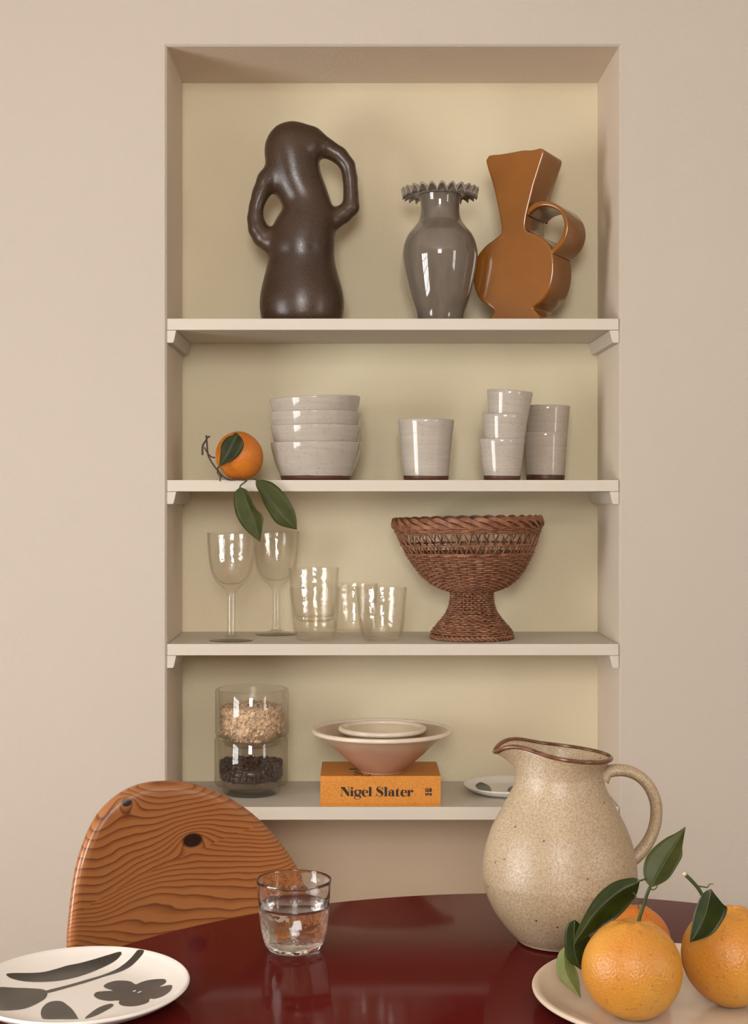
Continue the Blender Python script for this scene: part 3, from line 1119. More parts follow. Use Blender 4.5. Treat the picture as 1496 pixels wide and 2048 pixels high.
cupb = vessel('tall_cup', [(0.0445, 0), (0.0462, 0.003), (0.0472, 0.012), (0.0505, 0.05), (0.0545, 0.090), (0.0584, 0.124)], 0.0036, 0.008, STONE)
place(cupb, ((852 - CX) * k, by, zb)); tag(cupb, 'large grey speckled stoneware cup with brown foot, standing alone on the shelf', 'cup')
cup = vessel('small_cup', [(0.0362, 0), (0.0375, 0.003), (0.0385, 0.012), (0.0420, 0.040), (0.0474, 0.084)], 0.0030, 0.007, STONE)
k2 = 3.09 / F; y2 = 0.09
place(cup, ((1004 - CX) * k2, y2, zb), (0, 0, 0.4)); tag(cup, 'small flared grey cup with brown foot, lowest of the three cup stack', 'cup', 'stack of three small cups')
o = dup(cup, ((1008 - CX) * k2, y2, zb + 0.0505), (math.radians(0.5), math.radians(1.8), 1.9)); tag(o, 'small flared grey cup in the middle of the three cup stack', 'cup', 'stack of three small cups')
o = dup(cup, ((1014 - CX) * k2, y2, zb + 0.0985), (0, math.radians(4.2), 3.0)); tag(o, 'small flared grey cup tilting right on top of the three cup stack', 'cup', 'stack of three small cups')
k3 = 3.165 / F; y3 = 0.165
cupm = vessel('straight_cup', [(0.0385, 0), (0.0398, 0.003), (0.0406, 0.012), (0.0432, 0.050), (0.0466, 0.1005)], 0.0028, 0.007, m_stoneware('cool_grey_glaze', (0.41, 0.355, 0.30), 0.0125, (0.070, 0.028, 0.018)))
place(cupm, ((1091 - CX) * k3, y3, zb), (0, 0, 0.3)); tag(cupm, 'straight cool grey cup with brown foot, lower of the rightmost pair', 'cup', 'pair of straight grey cups')
o = dup(cupm, ((1094 - CX) * k3, y3, zb + 0.0565), (0, math.radians(1.0), 2.0)); tag(o, 'straight cool grey cup nested in the top of the rightmost pair', 'cup', 'pair of straight grey cups')

# ------------------------------------------------------------------ third shelf: glasses and basket
zg = SH[2][0]


def wine_glass_mesh():
    k = 0.2874 * 3.07 / F
    out = [(150, 0), (154, 4), (150, 9), (100, 16), (50, 26), (33, 40), (29, 60), (28, 180), (28, 300), (30, 320), (38, 345), (72, 378), (108, 412), (135, 465), (152, 540), (163, 640), (169, 750)]
    inn = [(162, 750), (155, 640), (144, 540), (126, 470), (98, 424), (60, 398), (0, 390)]
    p = [(0, 0)] + smooth_prof([(r * k, z * k) for r, z in out], 5) + smooth_prof([(r * k, z * k) for r, z in inn], 5)
    return MB().lathe(p, (0, 0, 0), 72)


gob = wine_glass_mesh().build('wine_glass', RIPPLE)
place(gob, ((400 + .2874 * 218 - CX) * 3.07 / F, 0.070, zg)); tag(gob, 'clear rippled wine glass at the front left of the glass shelf', 'glass', 'pair of wine glasses')
o = dup(gob, ((400 + .2874 * 530 - CX) * 3.205 / F, 0.205, zg), (0, 0, 1.0)); tag(o, 'clear rippled wine glass set back, behind the leaf tip', 'glass', 'pair of wine glasses')


def tumbler_prof(h, s=1.0, t=0.0022, bt=0.009):
    out = [(0.030, 0), (0.0345, 0.0012), (0.0378, 0.005), (0.0412, 0.012), (0.0448, 0.026), (0.0475, 0.046), (0.0496, 0.072), (0.0520, 0.108)]
    out = [(r * s, z * h / 0.108) for r, z in out]
    inn = [(max(r - t * (1.7 - 0.7 * z / h), 0.001), z) for r, z in out[::-1] if z > bt * 1.05]
    inn += [(inn[-1][0] * 0.85, bt * 1.03), (inn[-1][0] * 0.5, bt), (0, bt)]
    o = smooth_prof(out, 5)
    lip = [(o[-1][0] - t * 0.08, h + t * 0.2), (o[-1][0] - t * 0.3, h + t * 0.38), (inn[0][0] + t * 0.3, h + t * 0.38), (inn[0][0] + t * 0.08, h + t * 0.2)]
    return [(0, 0.0008)] + o + lip + smooth_prof(inn, 5), smooth_prof(inn, 5)


pf, _ = tumbler_prof(0.108)
tum = MB().lathe(pf, (0, 0, 0), 72).build('tumbler', RIPPLE)
G = 'rippled tumblers on the glass shelf'
place(tum, ((763.5 - CX) * 3.077 / F, 0.077, zg)); tag(tum, 'clear rippled tumbler next to the wicker basket', 'glass', G)
o = dup(tum, ((630 - CX) * 3.080 / F, 0.080, zg), (0, 0, 0.8)); tag(o, 'clear rippled tumbler holding another tumbler inside it', 'glass', G)
o = dup(tum, ((629 - CX) * 3.080 / F, 0.080, zg + 0.0395), (0, math.radians(-0.6), 2.2)); tag(o, 'clear rippled tumbler nested inside another tumbler', 'glass', G)
o = dup(tum, ((707 - CX) * 3.197 / F, 0.205, zg), (0, 0, 1.7)); tag(o, 'clear rippled tumbler set back, between the nested pair and the front tumbler', 'glass', G)


def basket():
    d = 3.115; k = 0.2206 * d / F
    bx, by = (770 + 0.2206 * 787 - CX) * d / F, d + CAMY
    t = thing('wicker_basket', (bx, by, zg), 'brown wicker pedestal bowl with an openwork band, right end of the glass shelf', 'basket')
    vb = 1180.0
    wv = 0.0019

    def Z(v): return (vb - v) * k
    prof_v = [110, 200, 280, 400, 480, 560, 620, 670, 710, 740, 752]
    prof_r = [672, 650, 628, 572, 528, 478, 430, 375, 310, 235, 190]
    tilt = 0.020
    cxo = -42 * k

    def bowlpt(a, r, v):
        # bowl leans a little: right side higher, and drifts left at the rim
        s = (752 - v) / 640.0
        x = r * k * math.cos(a) + cxo * s; y = r * k * math.sin(a) * 0.965
        z = Z(v) + tilt * x * max(0, s)
        return Vector((bx + x, by + y, zg + z))

    NS = 44
    rj = random.Random(5)

    def ring(m, rf, vv, amp, phase, rad, ptf, per=6, jz=1.0):
        n = NS // 2 * per
        pts = []
        p1, p2 = rj.uniform(0, 6), rj.uniform(0, 6)
        for i in range(n):
            a = 2 * PI * i / n
            c = math.cos(a * NS / 2 + phase)
            r = rf + amp * c
            jj = jz * (1.6 * math.sin(3 * a + p1) + 0.9 * math.sin(5 * a + p2))
            pts.append(ptf(a, r, vv + jj))
        m.tube(pts, rad * rj.uniform(0.92, 1.08), 6, closed=True)

    # woven bowl
    m = MB()
    row = 0
    v = 418.0
    while v < 752:
        r = interp(v, prof_v, prof_r)
        ring(m, r, v, 12.5, PI * (row % 2), wv, bowlpt)
        slope = abs(interp(v + 4, prof_v, prof_r) - interp(v - 4, prof_v, prof_r)) / 8
        v += 20.5 / math.sqrt(1 + slope * slope); row += 1
    # closed bottom of the bowl: coil
    for r in np.arange(20, 190, 19):
        n = 60
        m.tube([bowlpt(2 * PI * i / n, r, 752) for i in range(n)], wv, 5, closed=True)
    # stakes
    st = MB()
    for q in range(NS):
        a = 2 * PI * q / NS
        st.tube([bowlpt(a, interp(vv, prof_v, prof_r) - 1, vv) for vv in (752, 735, 710, 670, 620, 560, 480, 412)], wv * 0.85, 6)
    bw = m.build('woven_bowl', WICKER, t)
    st.build('stakes', WICKIN, bw)
    # openwork band: crossing stakes and a twisted middle row
    m = MB()
    for q in range(NS):
        a0 = 2 * PI * q / NS
        for sg in (-1, 1):
            da = sg * 2 * PI / NS * rj.uniform(0.8, 1.15)
            off = 2.5 * sg
            m.tube([bowlpt(a0 + da * s, interp(vv, prof_v, prof_r) + off, vv) for vv, s in ((422, 0), (370, .3), (325, .52), (270, .78), (205, 1.05))], wv * 0.78, 6)
    for ph in (0, PI):
        n = NS * 4
        m.tube([bowlpt(2 * PI * i / n, interp(325, prof_v, prof_r) + 9 * math.cos(NS / 2 * 2 * PI * i / n + ph), 325 + 6 * math.sin(NS / 2 * 2 * PI * i / n + ph)) for i in range(n)], wv * 0.9, 6, closed=True)
    for vv in (402, 412):
        ring(m, interp(vv, prof_v, prof_r) + 4, vv, 8, PI * (vv % 4 > 1), wv, bowlpt)
    m.build('openwork_band', WICKER, t)
    # rim: woven rows and a plaited border
    m = MB()
    for i, vv in enumerate((168, 184, 200, 216)):
        ring(m, interp(vv, prof_v, prof_r) + 3, vv, 9, PI * (i % 2), wv * 1.1, bowlpt)
    K = 11
    for s in range(3):
        for dd in (-1, 0, 1):
            n = K * 22; pts = []
            for i in range(n):
                a = 2 * PI * i / n
                q = K * a + s * 2 * PI / 3
                pts.append(bowlpt(a, 664 + 19 * math.cos(q) + dd * 3, 126 + 33 * math.sin(q) + dd * 12))
            m.tube(pts, wv * 1.15, 6, closed=True)
    m.build('plaited_rim', WICKER, t)
    # foot
    fv = [752, 770, 820, 870, 910, 950, 1000, 1050, 1090, 1130, 1160]
    fr = [190, 184, 186, 194, 206, 226, 262, 305, 340, 368, 374]

    def footpt(a, r, v):
        return Vector((bx + r * k * math.cos(a), by + r * k * math.sin(a), zg + Z(v)))
    m = MB(); v = 764.0; row = 0
    while v < 1128:
        ring(m, interp(v, fv, fr), v, 11.0, PI * (row % 2), wv, footpt)
        v += 19.5 / math.sqrt(1 + ((interp(v + 4, fv, fr) - interp(v - 4, fv, fr)) / 8) ** 2); row += 1
    for s in range(2):
        for dd in (-1, 1):
            n = 26 * 8
            m.tube([footpt(2 * PI * i / n, 366 + 9 * math.cos(24 * 2 * PI * i / n + s * PI) + dd * 3, 1154 + 13 * math.sin(24 * 2 * PI * i / n + s * PI) + dd * 3) for i in range(n)], wv * 1.1, 6, closed=True)
    ft = m.build('foot', WICKER, t)
    st = MB()
    for q in range(34):
        a = 2 * PI * q / 34
        st.tube([footpt(a, interp(vv, fv, fr) - 1, vv) for vv in fv[:-1]], wv * 0.85, 6)
    st.build('stakes', WICKIN, ft)


basket()

# ------------------------------------------------------------------ lowest shelf
zs = SH[3][0]


def storage_jar(c, R, H):
    """Thick walled glass jar: wide cylinder on an inset foot that nests in the jar below."""
    t = 0.0075; ft = 0.020
    out = [(R * 0.66, 0.0), (R * 0.74, 0.0015), (R * 0.765, 0.006), (R * 0.765, ft - 0.004), (R * 0.80, ft), (R * 0.965, ft + 0.001), (R, ft + 0.006), (R, H - 0.004), (R - 0.002, H - 0.0008), (R - 0.004, H)]
    inn = [(R - t + 0.002, H - 0.0005), (R - t, H - 0.004), (R - t - 0.001, ft + 0.016), (R - t - 0.006, ft + 0.007), (R * 0.80, ft + 0.002), (R * 0.70, ft - 0.006), (R * 0.62, ft - 0.012), (0, ft - 0.012)]
    return MB().lathe([(0, 0)] + out + inn, (0, 0, 0), 80)


JR = 73.5 * 3.137 / F
JH = 0.118
jx, jy = (502.5 - CX) * 3.137 / F, 0.137
jar = storage_jar(None, JR, JH).build('storage_jar', GLASS)
place(jar, (jx, jy, zs)); tag(jar, 'clear glass storage jar of coffee beans, lower of the two stacked jars', 'jar', 'stacked glass storage jars')
JZ2 = zs + JH - 0.0165
o = dup(jar, (jx + 0.0015, jy, JZ2)); tag(o, 'clear glass storage jar of oat flakes, upper of the two stacked jars', 'jar', 'stacked glass storage jars')


def beans():
    m = MB(); r_ = random.Random(11)
    Ri = JR - 0.0098; z0 = zs + 0.0295; z1 = zs + 0.068
    core = [(0, z0 - zs - 0.002), (Ri * 0.70, z0 - zs - 0.002), (Ri * 0.90, 0.036), (Ri * 0.90, z1 - zs - 0.006), (0, z1 - zs - 0.002)]
    m.lathe(core, (jx, jy, zs), 32)

    def bean(c, rot, s):
        v = []; f = []; nu, nv = 9, 6
        for j in range(nv + 1):
            b = PI * j / nv
            for i in range(nu):
                a = 2 * PI * i / nu
                p = Vector((0.0066 * math.cos(b), 0.0046 * math.sin(b) * math.cos(a), 0.0034 * math.sin(b) * math.sin(a)))
                if p.z < -0.0008: p.z = -0.0008 - 0.1 * p.z * 0
                if abs(p.y) < 0.0009 and p.z < 0: p.z += 0.0008
                v.append(c + rot.to_matrix() @ (p * s))
        for j in range(nv):
            for i in range(nu):
                i2 = (i + 1) % nu
                f.append((j * nu + i, j * nu + i2, (j + 1) * nu + i2, (j + 1) * nu + i))
        m.add(v, f)
    for _ in range(250):
        a = r_.uniform(0, 2 * PI); z = r_.uniform(z0 + 0.002, z1 - 0.002)
        rr = Ri * (0.93 if z - zs > 0.038 else 0.80 + 0.13 * (z - z0) / 0.01)
        rr = min(rr, Ri * 0.93)
        n = Euler((r_.uniform(-0.5, 0.5), r_.uniform(0, 6.28), a + PI / 2 + r_.uniform(-0.4, 0.4)))
        bean(Vector((jx + rr * math.cos(a), jy + rr * math.sin(a), z)), n, r_.uniform(0.9, 1.1))
    for _ in range(150):
        a = r_.uniform(0, 2 * PI); rr = Ri * 0.92 * math.sqrt(r_.random())
        bean(Vector((jx + rr * math.cos(a), jy + rr * math.sin(a), z1 - 0.003 + r_.uniform(-0.001, 0.003) + 0.004 * math.cos(a * 2) * rr / Ri)), Euler((r_.uniform(-.6, .6), r_.uniform(-.6, .6), r_.uniform(0, 6))), 1.0)
    o = m.build('coffee_beans', BEANM, origin=(jx, jy, z0))
    tag(o, 'dark roasted coffee beans inside the lower glass jar', 'coffee beans', kind='stuff')


def oats():
    m = MB(); r_ = random.Random(12)
    x = jx + 0.0015
    Ri = JR - 0.0092; zf = JZ2 + 0.0095; z0 = JZ2 + 0.024; z1 = JZ2 + 0.082
    m.lathe([(0, zf - JZ2), (Ri * 0.60, zf - JZ2), (Ri * 0.66, 0.017), (Ri * 0.80, 0.0245), (Ri * 0.93, 0.032), (Ri * 0.94, z1 - JZ2 - 0.005), (0, z1 - JZ2)], (x, jy, JZ2), 40)

    def flake(c, nrm, s):
        nrm = nrm.normalized(); u = nrm.orthogonal().normalized(); w_ = nrm.cross(u)
        sp = r_.uniform(0, 6.28); n = 8; v = []; e = r_.uniform(0.65, 1.0)
        for h in (-1, 1):
            for i in range(n):
                a = 2 * PI * i / n
                q = (u * math.cos(a + sp) + w_ * math.sin(a + sp) * e) * s
                v.append(c + q + nrm * (h * 0.0004 + 0.0008 * math.cos(2 * a)))
        f = [tuple(range(n - 1, -1, -1)), tuple(range(n, 2 * n))] + [(i, (i + 1) % n, n + (i + 1) % n, n + i) for i in range(n)]
        m.add(v, f)
    for _ in range(1000):
        a = r_.uniform(0, 2 * PI); z = r_.uniform(zf + 0.001, z1 - 0.002)
        h = z - JZ2
        rr = interp(h, [0.0095, 0.018, 0.0245, 0.032, 0.2], [Ri * 0.62, Ri * 0.68, Ri * 0.82, Ri * 0.955, Ri * 0.965])
        n = Vector((math.cos(a), math.sin(a), 0)) + Vector((r_.gauss(0, .45), r_.gauss(0, .45), r_.gauss(0, .55)))
        flake(Vector((x + rr * math.cos(a), jy + rr * math.sin(a), z)), n, r_.uniform(0.0024, 0.0044))
    for _ in range(420):
        a = r_.uniform(0, 2 * PI); rr = Ri * 0.93 * math.sqrt(r_.random())
        flake(Vector((x + rr * math.cos(a), jy + rr * math.sin(a), z1 + r_.uniform(-0.001, 0.0025) - 0.006 * (rr / Ri) ** 2 + 0.003 * math.sin(a))), Vector((r_.gauss(0, .5), r_.gauss(0, .5), 1)), r_.uniform(0.0026, 0.0046))
    o = m.build('oat_flakes', OATM, origin=(x, jy, zf))
    tag(o, 'pale rolled oat flakes inside the upper glass jar', 'oats', kind='stuff')


beans(); oats()


# ---- the book
class Ink:
    """Flat black lettering laid on a plane: conv(u, v) -> world point, nrm lifts it off."""

    def __init__(self, conv, nrm): self.m = MB(); self.c = conv; self.n = nrm; self.lv = 0

    def poly(self, pts):
        q = [self.c(*p) for p in pts]
        th = self.n * 0.00025
        v = [p + th for p in q]
        tri = tessellate_polygon([[Vector((p[0], -p[1], 0)) for p in pts]])
        self.m.add(v, [tuple(x) for x in tri])

    def rect(self, x0, y0, x1, y1): self.poly([(x0, y0), (x1, y0), (x1, y1), (x0, y1)])

    def disc(self, x, y, r, ry=None, n=20): self.poly([(x + r * math.cos(2 * PI * i / n), y + (ry or r) * math.sin(2 * PI * i / n)) for i in range(n)])

    def stroke(self, pts, ws, sub=8):
        c = catmull([Vector((x, y, w_)) for (x, y), w_ in zip(pts, ws)], sub)
        L = []; R = []
        for i, p in enumerate(c):
            tn = c[min(i + 1, len(c) - 1)] - c[max(i - 1, 0)]
            tn = Vector((tn.x, tn.y)).normalized(); nn = Vector((-tn.y, tn.x)) * max(p.z, 1) / 2
            L.append((p.x + nn.x, p.y + nn.y)); R.append((p.x - nn.x, p.y - nn.y))
        th = self.n * 0.00025
        v = [self.c(*p) + th for p in L + R]; n = len(L)
        self.m.add(v, [(i, i + 1, n + i + 1, n + i) for i in range(n - 1)])


def book():
    d = 3.005
    cv = lambda u, v: (610 + 0.2072 * u, 1420 + 0.2072 * v)
    x0 = (640.7 - CX) * d / F; x1 = (881.4 - CX) * d / F
    y0 = d + CAMY; y1 = y0 + 0.165
    z0 = zs; z1 = EYE - (1552.6 - CY) * d / F
    t = thing('cookbook', ((x0 + x1) / 2, (y0 + y1) / 2, z0), 'thick orange clothbound book lying flat, its spine lettered in black', 'book')
    b = 0.0032
    m = MB()
    m.box(x0, x1, y0 + b, y1, z1 - b, z1); m.box(x0, x1, y0 + b, y1, z0, z0 + b)
    # gently rounded spine joined to the two boards
    n = 10; v = []; f = []
    prof = [(y0 + b, z0)] + [(y0 + 0.0016 * (2 * s - 1) ** 4 + (0.0014 if i in (0, n) else 0), z0 + 0.0003 + (z1 - z0 - 0.0006) * s) for i, s in ((i, i / n) for i in range(n + 1))] + [(y0 + b, z1)]
    inn = [(y0 + b, z1 - b), (y0 + b, z0 + b)]
    pr = prof + inn; N = len(pr)
    v = [(x, y, z) for x in (x0, x1) for y, z in pr]
    f = [(i, (i + 1) % N, N + (i + 1) % N, N + i) for i in range(N)]
    tri = tessellate_polygon([[Vector((y, z, 0)) for y, z in pr]])
    for q in tri: f.append(tuple(q)); f.append(tuple(i + N for i in q))
    m.add(v, f)
    m.build('cover', BOOKM, t, smooth=False)
    MB().box(x0 + 0.004, x1 - 0.004, y0 + b, y1 - 0.004, z0 + b, z1 - b).build('pages', PAGES, t, smooth=False)
    # spine lettering
    sc = lambda u, v: P(670 + 0.1337 * u, 1560 + 0.1337 * v, d) + Vector((0, -0.0001, 0))
    k = Ink(sc, Vector((0, -1, 0)))
    # N
    k.rect(97, 105, 103, 243); k.rect(202, 105, 209, 243); k.poly([(86, 105), (143, 105), (206, 192), (206, 243), (192, 243)])
    k.rect(78, 104, 120, 110); k.rect(186, 104, 223, 110); k.rect(78, 237, 122, 243)
    # i
    k.disc(253, 121, 17); k.rect(234, 150, 271, 243); k.rect(224, 149, 250, 155); k.rect(224, 237, 281, 243)
    # g
    k.stroke([(340, 150), (312, 156), (302, 181), (312, 205), (340, 212)], [5, 22, 31, 22, 5])
    k.stroke([(340, 150), (368, 156), (378, 181), (368, 205), (340, 212)], [5, 22, 31, 22, 5])
    k.stroke([(366, 168), (376, 154), (390, 150)], [6, 6, 8]); k.disc(391, 157, 10)
    k.stroke([(322, 208), (304, 218), (303, 230), (330, 234), (365, 239), (381, 255), (374, 275), (340, 288), (304, 282), (290, 268), (298, 252), (316, 242)], [6, 10, 22, 28, 30, 20, 9, 6, 7, 13, 10, 6])

    def e(cx):
        k.stroke([(cx + 6, 150), (cx - 17, 155), (cx - 30, 182), (cx - 28, 212), (cx - 10, 236), (cx + 14, 242), (cx + 34, 234), (cx + 48, 214)], [5, 20, 34, 36, 24, 10, 6, 4])
        k.stroke([(cx + 2, 150), (cx + 22, 156), (cx + 33, 174), (cx + 35, 192)], [5, 16, 25, 26])
        k.rect(cx - 24, 189, cx + 47, 195)

    def l(cx):
        k.rect(cx - 18, 104, cx + 18, 243); k.rect(cx - 27, 104, cx, 110); k.rect(cx - 27, 237, cx + 28, 243)
    e(447); l(526)
    # S
    k.stroke([(714, 150), (706, 124), (686, 108), (660, 106), (638, 118), (634, 142), (662, 165), (694, 186), (706, 212), (694, 236), (668, 244), (644, 236), (626, 218), (619, 196)], [4, 5, 6, 8, 20, 34, 44, 44, 32, 14, 7, 6, 5, 4])
    k.rect(713, 105, 718, 151); k.rect(616, 195, 621, 243); k.poly([(706, 118), (718, 105), (718, 125)]); k.poly([(616, 243), (616, 222), (628, 232)])
    l(760)
    # a
    k.disc(816, 178, 15); k.stroke([(806, 170), (818, 154), (838, 149), (856, 155), (866, 176), (866, 206), (866, 243)], [5, 6, 9, 24, 34, 36, 36])
    k.stroke([(858, 190), (832, 194), (814, 212), (816, 232), (834, 240), (852, 228)], [4, 12, 30, 24, 9, 4]); k.stroke([(876, 240), (890, 242), (900, 232)], [8, 7, 4])
    # t
    k.poly([(912, 153), (924, 146), (938, 128), (942, 112), (947, 112), (947, 150)]); k.rect(912, 150, 947, 226); k.rect(900, 148, 972, 154)
    k.stroke([(930, 222), (936, 236), (952, 242), (968, 236), (977, 218)], [34, 24, 10, 6, 4])
    e(1028)
    # r
    k.rect(1086, 150, 1122, 243); k.rect(1076, 149, 1100, 155); k.rect(1076, 237, 1137, 243)
    k.stroke([(1122, 186), (1128, 166), (1142, 152), (1158, 151)], [6, 8, 8, 10]); k.disc(1155, 168, 17)
    k.m.build('spine_lettering', INK, t, smooth=False)
    # publisher's mark: four small blocks with fine cut lines
    k = Ink(sc, Vector((0, -1, 0)))
    for r in ((1352, 123, 1364, 150), (1352, 154, 1366, 178), (1368, 123, 1396, 134), (1370, 138, 1394, 148), (1370, 153, 1394, 178), (1398, 132, 1414, 144), (1398, 149, 1414, 178), (1418, 126, 1447, 178),
              (1400, 121, 1447, 128)):
        k.rect(*r)
    k.poly([(1352, 195), (1362, 195), (1394, 228), (1394, 231), (1352, 231)]); k.poly([(1368, 195), (1405, 195), (1405, 226)]); k.rect(1397, 200, 1405, 231); k.rect(1415, 195, 1447, 231)
    k.m.build('spine_emblem', INK, t, smooth=False)
    # part of the title on the front board, running up the cover under the bowl
    camp = Vector((0, CAMY, EYE))

    def top(u, v):
        ray = P(680 + 0.0535 * u, 1520 + 0.0535 * v, 1.0) - camp
        return camp + ray * ((z1 - EYE) / ray.z)
    k = Ink(top, Vector((0, 0, 1)))
    k.poly([(350, 325), (640, 325), (640, 370), (350, 370)])
    k.stroke([(800, 500), (640, 492), (545, 478), (530, 455), (560, 432), (700, 425)], [20, 30, 18, 18, 26, 32])
    k.stroke([(830, 528), (640, 530), (540, 545), (540, 565), (620, 585), (820, 594), (1040, 592), (1130, 578), (1080, 556)], [22, 14, 16, 18, 14, 14, 18, 26, 26])
    k.stroke([(818, 520), (818, 560), (818, 594)], [24, 20, 20])
    k.m.build('cover_lettering', INK, t, smooth=False)
    return z1


BZ = book()


def flared_bowls():
    d = 3.056; k = d / F
    x = (764 - CX) * k; y = d + CAMY
    zr = 0.8897
    R = 0.1436
    t = thing('wide_bowl', (x, y, BZ), 'wide flared blush bowl with a pale rolled rim, on the orange book', 'bowl')
    out = [(0.040, 0), (0.0435, 0.001), (0.045, 0.004), (0.056, 0.013), (0.078, 0.032), (0.104, 0.056), (0.128, 0.0765), (0.136, 0.0825)]
    inn = [(0.134, 0.0845), (0.122, 0.0775), (0.098, 0.056), (0.073, 0.034), (0.052, 0.016), (0.035, 0.008), (0, 0.007)]
    MB().lathe([(0, 0)] + smooth_prof(out, 4) + smooth_prof(inn, 4), (x, y, BZ), 112).build('body', BLUSH, t)
    h = zr - BZ
    MB().lathe([(R - 0.0055 + 0.0058 * math.cos(a), h - 0.0045 + 0.0048 * math.sin(a)) for a in np.linspace(0, 2 * PI, 17)[:-1]], (x, y, BZ), 112, closed=True).build('rolled_rim', RIMW, t)
    x2 = (610 + 0.2072 * 746 - CX) * k
    z2 = BZ + 0.0195; h = 0.894 - z2
    r2 = 0.0897
    t = thing('small_bowl', (x2, y, z2), 'small cream bowl nested in the wide blush bowl', 'bowl')
    out = [(0.036, 0), (0.0395, 0.001), (0.041, 0.004), (0.049, 0.018), (0.062, 0.042), (0.075, h - 0.012), (0.080, h - 0.006)]
    inn = [(0.081, h - 0.003), (0.072, h - 0.011), (0.058, 0.042), (0.045, 0.020), (0.032, 0.009), (0, 0.007)]
    MB().lathe([(0, 0)] + smooth_prof(out, 4) + smooth_prof(inn, 4), (x2, y, z2), 96).build('body', CREAM, t)
    MB().lathe([(r2 - 0.006 + 0.0062 * math.cos(a), h - 0.0055 + 0.0055 * math.sin(a)) for a in np.linspace(0, 2 * PI, 17)[:-1]], (x2, y, z2), 96, closed=True).build('rolled_rim', RIMW, t)


flared_bowls()


def plate_z(prof, s):
    return interp(s, [p[0] for p in prof], [p[1] for p in prof])


def plate(name, c, rx, ry, inner, outer, mats, label, cat, shapes=(), conv=None, white=(), group=None):
    """inner/outer: (s, z) profiles in normalised radius. shapes: brushwork outlines in crop units, laid on the plate."""
    c = Vector(c)
    inner = smooth_prof(inner, 5); outer = smooth_prof(outer, 5)
    ipr = sorted([(r, z) for r, z in inner])
    m = MB()
    seg = 128
    pr = [(0, outer[0][1])] + outer + inner[::-1] + [(0, inner[0][1])]
    pr2 = []
    for p in pr:
        if not pr2 or abs(p[0] - pr2[-1][0]) + abs(p[1] - pr2[-1][1]) > 1e-7: pr2.append(p)
    m.lathe([(r * rx, z) for r, z in pr2], c, seg, fn=lambda p, a: Vector((p.x, p.y * ry / rx, p.z)))
    camp = Vector((0, CAMY, EYE))

    def drop(px, py):
        ray = P(px, py, 1.0) - camp
        for z in np.linspace(c.z + 0.030, c.z, 400):
            q = camp + ray * ((z - EYE) / ray.z)
            s = math.hypot((q.x - c.x) / rx, (q.y - c.y) / ry)
            if s < 0.985 and c.z + plate_z(ipr, s) >= z: break
        if s > 0.985: q = c + (q - c) * (0.985 / s)
        return q
    for mi, lift, group_ in ((1, 0.0003, shapes), (0, 0.0006, white)):
        for sh in group_:
            o2 = [drop(*conv(p.x, p.y)) for p in catmull([Vector((a, b, 0)) for a, b in sh], 3, True)]
            xy = [Vector((p.x, p.y)) for p in o2]
            x0, x1 = min(p.x for p in xy), max(p.x for p in xy); y0, y1 = min(p.y for p in xy), max(p.y for p in xy)
            stp = 0.005
            pts = list(xy); n = len(xy)

            def inside(p):
                w_ = False
                for i in range(n):
                    a, b = xy[i], xy[i - 1]
                    if (a.y > p.y) != (b.y > p.y) and p.x < (b.x - a.x) * (p.y - a.y) / (b.y - a.y) + a.x: w_ = not w_
                return w_
            for gx in np.arange(x0, x1, stp):
                for gy in np.arange(y0, y1, stp):
                    q = Vector((gx, gy))
                    if inside(q): pts.append(q)
            vs, es, fs = delaunay_2d_cdt(pts, [], [list(range(n))], 1, 1e-7)[:3]
            vv = [Vector((p.x, p.y, c.z + lift + plate_z(ipr, min(0.99, math.hypot((p.x - c.x) / rx, (p.y - c.y) / ry))))) for p in vs]
            m.add(vv, [tuple(q) if (vs[q[1]] - vs[q[0]]).cross(vs[q[2]] - vs[q[0]]) > 0 else tuple(q)[::-1] for q in fs], mi)
    o = mesh_obj(name, m.v, m.f, mats, origin=c, smooth='keep', mi=m.mi)
    o.data.polygons.foreach_set('use_smooth', [True] * len(o.data.polygons))
    return tag(o, label, cat, group)


# small plate on the lowest shelf
c6 = lambda u, v: (900 + 0.3984 * u, 1440 + 0.3984 * v)
plate('side_plate', ((1015 - CX) * 3.147 / F, 0.147, zs), 0.0925, 0.0925,
      [(0.0, 0.006), (0.6, 0.0065), (0.8, 0.010), (0.95, 0.017), (0.985, 0.0182)], [(0.5, 0.0), (0.62, 0.0008), (0.8, 0.0045), (0.95, 0.0125), (1.0, 0.0165), (0.985, 0.0182)],
      [WHITEP, BRUSHB], 'small white plate with black brushwork on the lowest shelf, half behind the pitcher', 'plate',
      shapes=[[(128, 330), (140, 318), (155, 313), (180, 322), (200, 335), (207, 356), (190, 358), (150, 354)], [(288, 352), (300, 337), (325, 330), (350, 328), (390, 335), (390, 360), (330, 360), (292, 359)]], conv=c6)

# ------------------------------------------------------------------ things on the table


